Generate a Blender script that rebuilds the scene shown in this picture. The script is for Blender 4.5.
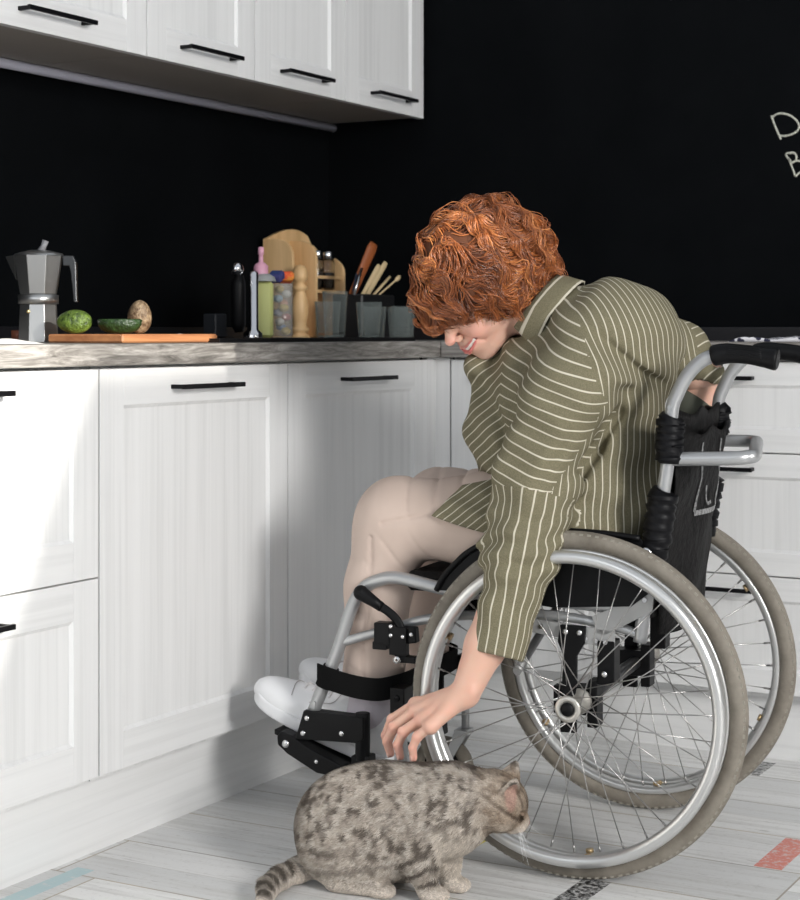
import bpy, math, random
import numpy as np
from mathutils import Vector, Matrix

for o in list(bpy.data.objects): bpy.data.objects.remove(o)
SC = bpy.context.scene
COL = SC.collection
PI = math.pi

# ---------------------------------------------------------------- camera
cam = bpy.data.cameras.new('camera'); camo = bpy.data.objects.new('camera', cam); COL.objects.link(camo)
cam.sensor_width = 36; cam.sensor_height = 36; cam.lens = 36*1740/900; cam.shift_y = -117/900
cam.clip_start = .05
YAW = math.atan(970/1740)
camo.location = (0, 0, .925); camo.rotation_euler = (PI/2, 0, YAW)
cam.dof.use_dof = True; cam.dof.focus_distance = 2.95; cam.dof.aperture_fstop = 9
SC.camera = camo

# ---------------------------------------------------------------- light
W = bpy.data.worlds.new('world'); SC.world = W; W.use_nodes = True
W.node_tree.nodes['Background'].inputs[0].default_value = (.86, .92, 1, 1)
W.node_tree.nodes['Background'].inputs[1].default_value = .25
def area(name, loc, target, sx, sy, power, col=(1, 1, 1)):
    l = bpy.data.lights.new(name, 'AREA'); l.shape = 'RECTANGLE'; l.size = sx; l.size_y = sy; l.energy = power; l.color = col
    o = bpy.data.objects.new(name, l); COL.objects.link(o); o.location = loc
    o.rotation_euler = (Vector(target)-Vector(loc)).to_track_quat('-Z', 'Y').to_euler(); return o
area('window_light', (2.36, 1.1, 1.75), (-1.2, 3.0, .7), 1.4, 1.2, 112, (1, .985, .965))
area('rear_fill_light', (-1.0, -1.6, 2.2), (-1.3, 3.0, .7), 2.6, 1.8, 10, (.93, .97, 1))  # added soft fill from behind the camera, not a window
s = bpy.data.lights.new('sun', 'SUN'); s.energy = 3.0; s.angle = math.radians(1.5); s.color = (1, .96, .88)
so = bpy.data.objects.new('sun', s); COL.objects.link(so)
SUND = Vector((-.93, .20, -.30)).normalized()
so.rotation_euler = SUND.to_track_quat('-Z', 'Y').to_euler()
vs = SC.view_settings; vs.view_transform = 'Standard'; vs.look = 'None'; vs.gamma = 1; vs.exposure = 1.15; vs.use_curve_mapping = False

# ---------------------------------------------------------------- mesh helpers
class MB:
    """collects vertices and faces (in the coordinates of the thing) for one mesh object"""
    def __init__(s): s.v = []; s.f = []; s.m = []; s.sm = []
    def add(s, vs_, fs, mi=0, smooth=False):
        n = len(s.v); s.v += [tuple(v) for v in vs_]
        for f in fs: s.f.append([n+i for i in f]); s.m.append(mi); s.sm.append(smooth)
        return s
    def box(s, a, b, mi=0, mat=None, bev=0.0):
        x0, y0, z0 = a; x1, y1, z1 = b
        if bev <= 0:
            V = [(x0,y0,z0),(x1,y0,z0),(x1,y1,z0),(x0,y1,z0),(x0,y0,z1),(x1,y0,z1),(x1,y1,z1),(x0,y1,z1)]
            Fc = [(0,3,2,1),(4,5,6,7),(0,1,5,4),(1,2,6,5),(2,3,7,6),(3,0,4,7)]
        else:
            c = bev; V = []; Fc = []
            X = (x0, x1); Y = (y0, y1); Z = (z0, z1); idx = {}
            for i in (0,1):
                for j in (0,1):
                    for k in (0,1):
                        sx, sy, sz = (1, -1)[i], (1, -1)[j], (1, -1)[k]
                        for ax in range(3):
                            p = [X[i]+sx*c, Y[j]+sy*c, Z[k]+sz*c]; p[ax] = (X[i], Y[j], Z[k])[ax]
                            idx[(i,j,k,ax)] = len(V); V.append(tuple(p))
            for ax in range(3):
                for e in (0,1):
                    o = [t for t in range(3) if t != ax]; q = []
                    for (u, w) in ((0,0),(1,0),(1,1),(0,1)):
                        t = [0,0,0]; t[ax] = e; t[o[0]] = u; t[o[1]] = w; q.append(idx[tuple(t)+(ax,)])
                    Fc.append(q)
            for ax in range(3):
                o = [t for t in range(3) if t != ax]
                for u in (0,1):
                    for w in (0,1):
                        q = []
                        for (e, a2) in ((0,o[0]),(0,o[1]),(1,o[1]),(1,o[0])):
                            t = [0,0,0]; t[ax] = e; t[o[0]] = u; t[o[1]] = w; q.append(idx[tuple(t)+(a2,)])
                        Fc.append(q)
            for i in (0,1):
                for j in (0,1):
                    for k in (0,1): Fc.append([idx[(i,j,k,a2)] for a2 in range(3)])
        if mat is not None: V = [tuple(mat @ Vector(v)) for v in V]
        return s.add(V, Fc, mi)
    def tube(s, pts, r, n=12, mi=0, closed=False, caps=True, smooth=True, flat=None):
        P = [Vector(p) for p in pts]; m = len(P)
        R_ = [r]*m if not hasattr(r, '__len__') else list(r)
        T = []
        for i in range(m):
            if closed: d = P[(i+1) % m]-P[i-1]
            else: d = P[min(i+1, m-1)]-P[max(i-1, 0)]
            if d.length < 1e-9: d = Vector((0,0,1))
            T.append(d.normalized())
        up = Vector((0,0,1)) if abs(T[0].z) < .9 else Vector((1,0,0))
        N = (up-T[0]*up.dot(T[0])).normalized(); V = []
        for i in range(m):
            if i: 
                N = N-T[i]*N.dot(T[i])
                N = N.normalized() if N.length > 1e-6 else Vector((0,1,0))
            B = T[i].cross(N)
            for k in range(n):
                a = 2*PI*k/n; ca, sa = math.cos(a), math.sin(a)
                if flat: sa *= flat
                V.append(P[i]+(N*ca+B*sa)*R_[i])
        Fc = []
        for i in range(m if closed else m-1):
            j = (i+1) % m
            for k in range(n): Fc.append((i*n+k, i*n+(k+1) % n, j*n+(k+1) % n, j*n+k))
        s.add(V, Fc, mi, smooth)
        if caps and not closed:
            b = len(s.v)-len(V)
            s.f.append([b+k for k in range(n)][::-1]); s.m.append(mi); s.sm.append(False)
            s.f.append([b+(m-1)*n+k for k in range(n)]); s.m.append(mi); s.sm.append(False)
        return s
    def lathe(s, prof, n=32, mi=0, c=(0,0,0), axis='z', smooth=True, mat=None, caps=False):
        V = []; Fc = []; m = len(prof)
        for (r, z) in prof:
            for k in range(n):
                a = 2*PI*k/n
                V.append({'z': (r*math.cos(a), r*math.sin(a), z), 'y': (r*math.cos(a), z, r*math.sin(a)), 'x': (z, r*math.cos(a), r*math.sin(a))}[axis])
        for i in range(m-1):
            for k in range(n): Fc.append((i*n+k, i*n+(k+1) % n, (i+1)*n+(k+1) % n, (i+1)*n+k))
        if caps: Fc.append(tuple(range(n))[::-1]); Fc.append(tuple((m-1)*n+k for k in range(n)))
        V = [Vector(v)+Vector(c) for v in V]
        if mat is not None: V = [mat @ v for v in V]
        return s.add(V, Fc, mi, smooth)
    def prism(s, poly, d0, d1, axis='y', mi=0, smooth=False):
        """outline in the two other axes, extruded from d0 to d1 along axis"""
        n = len(poly)
        def P(a, b, d): return {'y': (a, d, b), 'x': (d, a, b), 'z': (a, b, d)}[axis]
        V = [P(a, b, d0) for a, b in poly]+[P(a, b, d1) for a, b in poly]
        Fc = [list(range(n))[::-1], [n+i for i in range(n)]]
        s.add(V, Fc, mi)
        b = len(s.v)-2*n
        for i in range(n): s.f.append([b+i, b+(i+1) % n, b+n+(i+1) % n, b+n+i]); s.m.append(mi); s.sm.append(smooth)
        return s
    def ball(s, c, r, mi=0, n=14, sc=(1,1,1)):
        prof = [(max(1e-4, math.sin(PI*i/n))*r, -math.cos(PI*i/n)*r) for i in range(n+1)]
        V = []
        for (a, z) in prof:
            for k in range(n+4):
                t = 2*PI*k/(n+4); V.append((c[0]+a*math.cos(t)*sc[0], c[1]+a*math.sin(t)*sc[1], c[2]+z*sc[2]))
        q = n+4; Fc = [(i*q+k, i*q+(k+1) % q, (i+1)*q+(k+1) % q, (i+1)*q+k) for i in range(n) for k in range(q)]
        return s.add(V, Fc, mi, True)

def build(name, mb, mats, parent=None, origin=None, bevel=0):
    """one mesh object; vertices are in the parent's coordinates (or world), origin moves the pivot"""
    if not isinstance(mats, (list, tuple)): mats = [mats]
    me = bpy.data.meshes.new(name)
    V = mb.v
    if origin is not None: V = [(v[0]-origin[0], v[1]-origin[1], v[2]-origin[2]) for v in V]
    me.from_pydata(V, [], mb.f); 
    me.polygons.foreach_set('material_index', mb.m); me.polygons.foreach_set('use_smooth', mb.sm)
    for m in mats: me.materials.append(m)
    import bmesh as _b
    bm = _b.new(); bm.from_mesh(me); _b.ops.recalc_face_normals(bm, faces=bm.faces); bm.to_mesh(me); bm.free()
    me.update()
    o = bpy.data.objects.new(name, me); COL.objects.link(o)
    if parent is not None: o.parent = parent
    if origin is not None: o.location = origin
    if bevel:
        md = o.modifiers.new('bevel', 'BEVEL'); md.width = bevel; md.segments = 2; md.limit_method = 'ANGLE'; md.angle_limit = .7
    return o
def tag(o, label=None, cat=None, group=None, kind=None):
    if label: o['label'] = label
    if cat: o['category'] = cat
    if group: o['group'] = group
    if kind: o['kind'] = kind
    return o
def thing(name, loc, label, cat, rz=0, group=None):
    o = bpy.data.objects.new(name, None); COL.objects.link(o); o.location = loc; o.rotation_euler = (0, 0, rz)
    o.empty_display_size = .1
    return tag(o, label, cat, group)
def struct(name, mb, mats, bevel=0):
    return tag(build(name, mb, mats, bevel=bevel), kind='structure')
def dup(o, parent=None, loc=None, rz=None, label=None):
    c = o.copy(); COL.objects.link(c); c.parent = parent
    if loc is not None: c.location = loc
    if rz is not None: c.rotation_euler = (0, 0, rz)
    if label: c['label'] = label
    for ch in list(o.children): dup(ch, c)
    return c

# ---------------------------------------------------------------- material helpers
def new_mat(name, col=(.8, .8, .8), rough=.5, metal=0, spec=.5, coat=0):
    m = bpy.data.materials.new(name); m.use_nodes = True
    b = m.node_tree.nodes['Principled BSDF']
    b.inputs['Base Color'].default_value = (*col, 1); b.inputs['Roughness'].default_value = rough
    b.inputs['Metallic'].default_value = metal; b.inputs['Specular IOR Level'].default_value = spec
    b.inputs['Coat Weight'].default_value = coat
    return m
class NT:
    def __init__(s, m): s.m = m; s.t = m.node_tree; s.b = s.t.nodes['Principled BSDF']
    def n(s, typ, **kw):
        nd = s.t.nodes.new(typ)
        for k, v in kw.items():
            if k == 'ins':
                for a, b in v.items():
                    if hasattr(b, 'is_output') or isinstance(b, bpy.types.NodeSocket): s.t.links.new(b, nd.inputs[a])
                    else: nd.inputs[a].default_value = b
            else: setattr(nd, k, v)
        return nd
    def obj(s): return s.n('ShaderNodeTexCoord').outputs['Object']
    def mapping(s, vec, scale=(1,1,1), rot=(0,0,0), loc=(0,0,0)):
        return s.n('ShaderNodeMapping', ins={'Vector': vec, 'Scale': scale, 'Rotation': rot, 'Location': loc}).outputs[0]
    def noise(s, vec, scale, detail=4, rough=.5, dist=0):
        return s.n('ShaderNodeTexNoise', ins={'Vector': vec, 'Scale': scale, 'Detail': detail, 'Roughness': rough, 'Distortion': dist}).outputs[0]
    def ramp(s, fac, stops, interp='LINEAR'):
        r = s.n('ShaderNodeValToRGB', ins={'Fac': fac}); r.color_ramp.interpolation = interp
        e = r.color_ramp.elements
        while len(e) > 1: e.remove(e[-1])
        e[0].position = stops[0][0]; e[0].color = (*stops[0][1], 1) if len(stops[0][1]) == 3 else stops[0][1]
        for p, c in stops[1:]:
            q = e.new(p); q.color = (*c, 1)
        return r.outputs[0]
    def mix(s, f, a, b, mode='MIX'):
        nd = s.n('ShaderNodeMix', data_type='RGBA', blend_type=mode)
        for k, v in ((0, f), (6, a), (7, b)):
            if isinstance(v, bpy.types.NodeSocket): s.t.links.new(v, nd.inputs[k])
            else: nd.inputs[k].default_value = v if k == 0 else (*v, 1)[:4]
        return nd.outputs[2]
    def math(s, op, a, b=0.0, c=0.0):
        nd = s.n('ShaderNodeMath', operation=op)
        for k, v in enumerate((a, b, c)):
            if isinstance(v, bpy.types.NodeSocket): s.t.links.new(v, nd.inputs[k])
            else: nd.inputs[k].default_value = v
        return nd.outputs[0]
    def col(s, sock): s.t.links.new(sock, s.b.inputs['Base Color'])
    def bump(s, h, strength=.3, dist=.002):
        nd = s.n('ShaderNodeBump', ins={'Height': h, 'Strength': strength, 'Distance': dist}); s.t.links.new(nd.outputs[0], s.b.inputs['Normal'])
    def sep(s, v): return s.n('ShaderNodeSeparateXYZ', ins={0: v}).outputs

def grain_mat(name, axis, c0=(.70, .70, .695), c1=(.785, .785, .78)):
    m = new_mat(name, rough=.5, spec=.35); t = NT(m)
    sc = [60, 60, 60]; sc[axis] = 1.3
    v = t.mapping(t.obj(), tuple(sc))
    f1 = t.noise(v, 1.0, 5, .6, .4)
    sc2 = [14, 14, 14]; sc2[axis] = .7
    f2 = t.noise(t.mapping(t.obj(), tuple(sc2)), 1.0, 3, .5, .6)
    f = t.math('ADD', t.math('MULTIPLY', f1, .65), t.math('MULTIPLY', f2, .35))
    t.col(t.ramp(f, [(.36, c0), (.5, tuple((a+b)/2+.02 for a, b in zip(c0, c1))), (.62, c1)]))
    t.bump(f1, .15, .001)
    return m
WV = grain_mat('white_wood_vertical', 2)
WX = grain_mat('white_wood_along_x', 0)
WY = grain_mat('white_wood_along_y', 1)
BLK = new_mat('black_metal', (.004, .004, .005), .4, spec=.18)
BLKP = new_mat('black_plastic', (.0045, .0045, .005), .45, spec=.16)
STEEL = new_mat('steel', (.62, .62, .62), .25, 1)
CHROME = new_mat('chrome', (.8, .8, .82), .08, 1)
SILVER = new_mat('silver_paint', (.40, .405, .41), .33, .55)
# ================================================================ the room
WX0, WY1 = -2.53, 4.13           # wall planes
DX, DY = -1.934, 3.642           # door planes of the two runs
chalk = new_mat('black_chalkboard_paint', (.0042, .0046, .0052), .8, spec=.04)
t = NT(chalk); f = t.noise(t.obj(), 3.5, 6, .65)
t.col(t.ramp(f, [(.3, (.0022, .0027, .0033)), (.7, (.0042, .0048, .0056))]))

fm = new_mat('worn_white_planks', rough=.42, spec=.4); t = NT(fm)
ob = t.obj(); x, y, z = t.sep(ob)
ROW, Y0, LEN = .2015, 2.932, 1.21
ry = t.math('DIVIDE', t.math('SUBTRACT', y, Y0-ROW*40), ROW)
row = t.math('FLOOR', ry)
off = t.n('ShaderNodeTexWhiteNoise', noise_dimensions='1D', ins={'W': row}).outputs[0]
rx = t.math('ADD', t.math('DIVIDE', x, LEN), t.math('MULTIPLY', off, 3.0))
cx_ = t.math('FLOOR', rx)
fy = t.math('FRACT', ry); fx = t.math('FRACT', rx)
# narrow slats printed on every plank
sly = t.math('MULTIPLY', ry, 2.0); slat = t.math('FLOOR', sly)
cmb = t.n('ShaderNodeCombineXYZ', ins={0: slat, 1: cx_, 2: t.math('FLOOR', t.math('MULTIPLY', rx, 1.0))}).outputs[0]
rnd = t.n('ShaderNodeTexWhiteNoise', noise_dimensions='3D', ins={'Vector': cmb}).outputs[0]
cmb2 = t.n('ShaderNodeCombineXYZ', ins={0: t.math('ADD', t.math('MULTIPLY', x, 2.2), t.math('MULTIPLY', rnd, 40)), 1: t.math('MULTIPLY', y, 42), 2: z}).outputs[0]
g1 = t.noise(cmb2, 1.0, 6, .62, .5)
cmb3 = t.n('ShaderNodeCombineXYZ', ins={0: t.math('ADD', t.math('MULTIPLY', x, 9), t.math('MULTIPLY', rnd, 17)), 1: t.math('MULTIPLY', y, 95), 2: z}).outputs[0]
g2 = t.noise(cmb3, 1.0, 6, .7, .2)
base = t.ramp(rnd, [(0, (.60, .60, .595)), (.5, (.71, .705, .695)), (1, (.80, .795, .78))])
c = t.mix(t.ramp(g1, [(.46, (0, 0, 0)), (.74, (1, 1, 1))]), base, (.52, .51, .49))
c = t.mix(t.ramp(g2, [(.60, (0, 0, 0)), (.70, (1, 1, 1))]), c, (.34, .325, .30))
spk = t.noise(ob, 90, 4, .7)
c = t.mix(t.math('MULTIPLY', t.ramp(spk, [(.55, (0, 0, 0)), (.66, (1, 1, 1))]), t.math('MULTIPLY', g1, .5)), c, (.36, .34, .32))
# seams
def near0(fr, w):  # 1 within w of an integer
    return t.math('LESS_THAN', t.math('MINIMUM', fr, t.math('SUBTRACT', 1, fr)), w)
big = t.math('MAXIMUM', near0(fy, .009), near0(fx, .0015))
small = near0(t.math('FRACT', sly), .010)
sn = t.noise(ob, 5, 2)
c = t.mix(t.math('MULTIPLY', small, .45), c, (.36, .33, .28))
c = t.mix(t.math('MULTIPLY', big, .85), c, t.ramp(sn, [(.35, (.20, .185, .16)), (.65, (.42, .34, .22))]))
def patch(c, x0, x1, y0, y1, col, mottled=.5, sc=60):
    a = t.math('MULTIPLY', t.math('GREATER_THAN', x, x0), t.math('LESS_THAN', x, x1))
    b = t.math('MULTIPLY', t.math('GREATER_THAN', y, y0), t.math('LESS_THAN', y, y1))
    mm = t.ramp(t.noise(ob, sc, 4, .7), [(mottled-.06, (1, 1, 1)), (mottled+.06, (.25, .25, .25))])
    return t.mix(t.math('MULTIPLY', t.math('MULTIPLY', a, b), mm), c, col)
c = patch(c, -1.955, -1.918, 2.16, 2.36, (.42, .56, .58), .6)
c = patch(c, -.935, -.885, 2.937, 3.13, (.66, .20, .15), .56, 90)
c = patch(c, -1.165, -1.115, 2.55, 2.73, (.02, .02, .02), .52, 110)
c = patch(c, -1.165, -1.115, 3.54, 3.66, (.02, .02, .02), .50, 80)
c = patch(c, -1.452, -1.405, 2.73, 2.93, (.70, .62, .13), .7)
t.col(c); t.bump(t.math('SUBTRACT', 1, big), .25, .002)

struct('floor', MB().box((-2.53, -1.5, -.1), (2.6, 4.13, 0)), fm)
struct('wall_left', MB().box((-2.63, -1.5, -.1), (WX0, 4.23, 2.7)), chalk)
struct('wall_back', MB().box((-2.53, WY1, -.1), (2.6, 4.23, 2.7)), chalk)
# black upstand where the walls meet the worktops
ups = new_mat('black_upstand', (.010, .010, .012), .3)
struct('trim_1', MB().box((WX0, 1.2, .906), (WX0+.018, WY1-.02, .939)), ups, .002)
struct('trim_2', MB().box((WX0+.02, WY1-.018, .906), (-.1, WY1, .939)), ups, .002)

# ---------------------------------------------------------------- chalk writing on the back wall
cw = new_mat('chalk_line', (.62, .62, .52), .9); t = NT(cw)
t.col(t.ramp(t.noise(t.obj(), 260, 2), [(.35, (.30, .30, .26)), (.6, (.66, .66, .56))]))
def wallpt(px, py, yw=WY1-.001):
    tt = (px-400)/1740; F = (-math.sin(YAW), math.cos(YAW)); R = (math.cos(YAW), math.sin(YAW))
    r = (F[0]+tt*R[0], F[1]+tt*R[1]); d = yw/r[1]; return (r[0]*d, yw, .925-(py-333)*d/1740)
wr = thing('chalk_writing', wallpt(785, 150), 'white handwritten chalk letters on the black back wall', 'writing')
def stroke(name, lines):
    mb = MB(); o = wr.location
    for L in lines:
        P = [Vector(wallpt(*p))-o for p in L]
        Q = []
        for i in range(len(P)-1):
            for k in range(4):
                u = k/4; a = P[max(i-1, 0)]; b = P[i]; c_ = P[i+1]; d = P[min(i+2, len(P)-1)]
                Q.append(.5*((2*b)+(c_-a)*u+(2*a-5*b+4*c_-d)*u*u+(3*b-a-3*c_+d)*u**3))
        Q.append(P[-1]); mb.tube(Q, .0026, 6, flat=.25)
    build(name, mb, cw, wr)
stroke('letter_d', [[(771.2, 115.5), (775, 126), (778, 133), (781, 139.5)], [(772, 118), (776, 114.5), (782, 113.3), (790, 115.5), (796, 120), (799.3, 126), (797, 131), (791, 134.5), (784, 136), (780, 135.6)]])
stroke('letter_b', [[(790.8, 161), (787, 157), (786.2, 154), (789, 153), (794, 153), (796.5, 156.5), (795.5, 160.5), (792.5, 162.5), (790.2, 162)], [(788.5, 158), (792, 167), (795.5, 176.5)], [(795.5, 176.5), (800, 172.5), (806, 170), (808, 165), (803, 161.5), (795, 161)]])

# ---------------------------------------------------------------- worktop
ct = new_mat('weathered_grey_worktop', rough=.5, spec=.4); t = NT(ct)
ob = t.obj(); a1 = t.noise(t.mapping(ob, (26, 7, 70)), 1, 7, .7, 1.2); a2 = t.noise(t.mapping(ob, (30, 9, 90)), 1, 5, .7, .3)
c = t.ramp(a1, [(.34, (.09, .082, .074)), (.46, (.22, .205, .188)), (.58, (.36, .34, .315)), (.7, (.50, .475, .45))])
c = t.mix(t.ramp(a2, [(.5, (0, 0, 0)), (.7, (1, 1, 1))]), c, (.16, .145, .13)); t.col(c); t.bump(a2, .2, .001)
ct2 = new_mat('weathered_grey_worktop_x', rough=.5, spec=.4); t = NT(ct2)
ob = t.obj(); a1 = t.noise(t.mapping(ob, (2.2, 16, 60)), 1, 6, .65, .8); a2 = t.noise(t.mapping(ob, (9, 30, 90)), 1, 5, .7, .3)
c = t.ramp(a1, [(.34, (.10, .09, .082)), (.46, (.20, .185, .17)), (.58, (.32, .30, .28)), (.7, (.44, .42, .40))])
c = t.mix(t.ramp(a2, [(.5, (0, 0, 0)), (.7, (1, 1, 1))]), c, (.18, .165, .15)); t.col(c)
CT = .906
w1 = build('worktop', MB().box((WX0, 1.0, .868), (-1.910, WY1, CT)), ct, bevel=.003, origin=(-2.2, 2.5, .868))
tag(w1, 'weathered grey wood-look worktop along the left run of white cupboards', 'worktop')
w2 = build('worktop', MB().box((-1.908, 3.618, .868), (-.1, WY1, CT)), ct2, bevel=.003, origin=(-1, 3.9, .868))
tag(w2, 'grey worktop section along the back wall behind the wheelchair user', 'worktop')

# ---------------------------------------------------------------- cupboards
def handle(parent, c, L, axis, out):
    """black square bar handle: c = centre on the door face, out = unit vector away from the door"""
    mb = MB(); o = Vector(out)
    a = Vector((0, 1, 0)) if axis == 'y' else Vector((1, 0, 0)); c = Vector(c)
    def bx(p, q):
        mb.box(tuple(min(p[i], q[i]) for i in range(3)), tuple(max(p[i], q[i]) for i in range(3)))
    h = .0045
    bx(c+o*.027-a*L/2-Vector((0,0,h)), c+o*.034+a*L/2+Vector((0,0,h)))
    for s_ in (-1, 1):
        e = c+a*s_*(L/2-.008)
        bx(e-a*.004-Vector((0,0,.004)), e+a*.004+o*.0275+Vector((0,0,.004)))
    return build('handle', mb, BLK, parent, origin=tuple(c), bevel=.0012)
def shaker(name, parent, ax, u0, u1, z0, z1, plane, out, hz=None, hc=None, st=.066, L=.2, dp=.007):
    """framed door: ax = axis along the run, plane = coordinate of the front face, out = +-1 along the other axis"""
    th = .02; mb = MB()
    def q(a0, a1, b0, b1, d0, d1, mi):
        d = sorted((plane-out*d0, plane-out*d1))
        if ax == 'y': mb.box((d[0], a0, b0), (d[1], a1, b1), mi)
        else: mb.box((a0, d[0], b0), (a1, d[1], b1), mi)
    q(u0, u0+st, z0, z1, 0, th, 0); q(u1-st, u1, z0, z1, 0, th, 0)
    q(u0+st, u1-st, z0, z0+st, 0, th, 1); q(u0+st, u1-st, z1-st, z1, 0, th, 1)
    q(u0+st, u1-st, z0+st, z1-st, dp, th, 0)
    # small sloping bead round the panel
    b = .006
    def P(u, z, d): return (plane-out*d, u, z) if ax == 'y' else (u, plane-out*d, z)
    A = [(u0+st, z0+st), (u1-st, z0+st), (u1-st, z1-st), (u0+st, z1-st)]
    Bq = [(u0+st+b, z0+st+b), (u1-st-b, z0+st+b), (u1-st-b, z1-st-b), (u0+st+b, z1-st-b)]
    mb.add([P(*p, .0015) for p in A]+[P(*p, dp-.0005) for p in Bq], [(i, (i+1) % 4, 4+(i+1) % 4, 4+i) for i in range(4)], 0)
    d = build(name, mb, [WV, WY if ax == 'y' else WX], parent, bevel=.0008)
    if hz is not None:
        m = (u0+u1)/2 if hc is None else hc
        c = (plane, m, hz) if ax == 'y' else (m, plane, hz)
        handle(d, c, L, ax, (out, 0, 0) if ax == 'y' else (0, out, 0))
    return d
def unit(name, label, cat, origin, group=None):
    e = thing(name, origin, label, cat, group=group); return e
class Local:   # lets the door builders keep world numbers: shift children afterwards
    pass
def settle(e):
    """children were built in world numbers; move them under the empty without moving them in the world"""
    for c in e.children: c.location = c.location-e.location
INS = new_mat('carcass_dark_gap', (.05, .048, .045), .8)
kick = .15
def base_unit(label, y0, y1, fronts):
    e = thing('base_cabinet', (-2.2, (y0+y1)/2, .14), label, 'cabinet')
    build('body', MB().box((WX0+.01, y0+.001, .14), (DX-.022, y1-.001, .867)), WV, e)
    for (nm, z0, z1, hz) in fronts: shaker(nm, e, 'y', y0+.0015, y1-.0015, z0, z1, DX, 1, hz)
    settle(e); return e
base_unit('white cabinet with two deep framed drawers at the left edge, sunlight on the upper one', 1.692, 2.392, [('drawer', .5005, .8625, .828), ('drawer', .152, .4975, .453)])
base_unit('white cabinet with two deep drawers, nearest the camera and mostly outside the left edge', 1.09, 1.69, [('drawer', .5005, .8625, .828), ('drawer', .152, .4975, .453)])
base_unit('white one-door base cabinet between the drawer unit and the corner cabinet', 2.394, 2.998, [('door', .152, .8625, .826)])
base_unit('white corner base cabinet with one framed door, behind the bent knees', 3.0, 3.604, [('door', .152, .8625, .826)])
pk = MB().box((-1.95, 3.606, .15), (-1.936, 3.66, .8665)).box((-1.936, 3.645, .15), (-1.897, 3.66, .8665))
tag(build('corner_post', pk, WV, origin=(-1.93, 3.65, .15)), 'narrow white filler strip in the inner corner where the two cabinet runs meet', 'filler panel')
e = thing('base_cabinet', (-1.75, 3.9, .14), 'white base cabinet on the back wall right beside the inner corner', 'cabinet')
build('body', MB().box((-1.894, DY+.022, .14), (-1.605, WY1-.005, .867)), WV, e)
shaker('door', e, 'x', -1.892, -1.6065, .152, .8625, DY, -1, .826, L=.12); settle(e)
def drawer_stack(label, x0, x1):
    e = thing('drawer_cabinet', ((x0+x1)/2, 3.9, .14), label, 'cabinet')
    build('body', MB().box((x0+.001, DY+.022, .14), (x1-.001, WY1-.005, .867)), WV, e)
    for z0, z1, hz in ((.152, .4015, .372), (.4045, .6655, .632), (.6685, .8625, .828)):
        shaker('drawer', e, 'x', x0+.0015, x1-.0015, z0, z1, DY, -1, hz, hc=x0+.35, st=.05)
    settle(e)
drawer_stack('white three-drawer cabinet on the back wall behind the wheelchair handles', -1.603, -.903)
drawer_stack('white three-drawer cabinet on the back wall, cut off by the right edge of the photo', -.901, -.2)
struct('baseboard_left', MB().box((-2.003, 1.0, 0), (-1.987, 3.70, .148)), WY)
struct('baseboard_back', MB().box((-1.987, 3.70, 0), (-.2, 3.716, .148)), WX)

# ---------------------------------------------------------------- wall cabinets
UX = -2.218
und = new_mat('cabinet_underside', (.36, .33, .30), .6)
def wall_unit(label, y0, y1, doors):
    e = thing('wall_cabinet', (-2.37, (y0+y1)/2, 1.5), label, 'wall cabinet')
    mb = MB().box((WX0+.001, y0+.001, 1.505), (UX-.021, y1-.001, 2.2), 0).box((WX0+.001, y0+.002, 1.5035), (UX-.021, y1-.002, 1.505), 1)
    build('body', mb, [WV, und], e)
    for (a, b, hc) in doors: shaker('door', e, 'y', a+.0015, b-.0015, 1.5, 2.2, UX, 1, 1.535, hc=hc)
    settle(e)
wall_unit('white wall cabinet with one wide door at the top left corner', 2.3, 2.9, [(2.3, 2.9, 2.60)])
wall_unit('middle white wall cabinet with two framed doors and two black handles', 2.9, 3.7, [(2.9, 3.3, 3.11), (3.3, 3.7, 3.50)])
wall_unit('white single-door wall cabinet at the right end, touching the black back wall', 3.7, 4.11, [(3.7, 4.11, 3.92)])
lp = new_mat('white_light_profile', (.62, .62, .72), .35)
lm = MB().tube([(WX0+.022, 1.2, 1.492), (WX0+.022, 4.12, 1.492)], .011, 12)
tag(build('light_profile', lm, lp, origin=(WX0+.02, 2.7, 1.492)), 'thin pale light strip under the wall cabinets along the black wall', 'light strip')

# ---------------------------------------------------------------- wall with the window outside the frame (shapes the sunlight)

wall_m = new_mat('pale_wall', (.7, .69, .67), .9)
X0, X1 = 2.42, 2.50
for k_, (y0, y1, z0, z1) in enumerate(((-1.5, .30, -.1, 3.7), (1.92, 4.13, -.1, 3.7), (.30, 1.92, -.1, 1.0), (.30, 1.92, 2.46, 3.7))):
    struct('wall_right' if k_ == 0 else 'wall_right.%03d' % k_, MB().box((X0, y0, z0), (X1, y1, z1)), wall_m)
cu2 = MB(); P_ = [(.78, 1.0), (1.42, 2.27), (1.42, 2.28), (1.925, 2.28), (1.925, 1.0)]
cu2.prism(P_, 2.40, 2.405, 'x')  # added out of view: slanted sheet that cuts the sun patch on the drawers
tag(build('blocker', cu2, new_mat('blocker_cloth', (.6, .58, .55), .9)), 'plain unseen curtain drawn across the lower window outside the photo', 'blocker')
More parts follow.
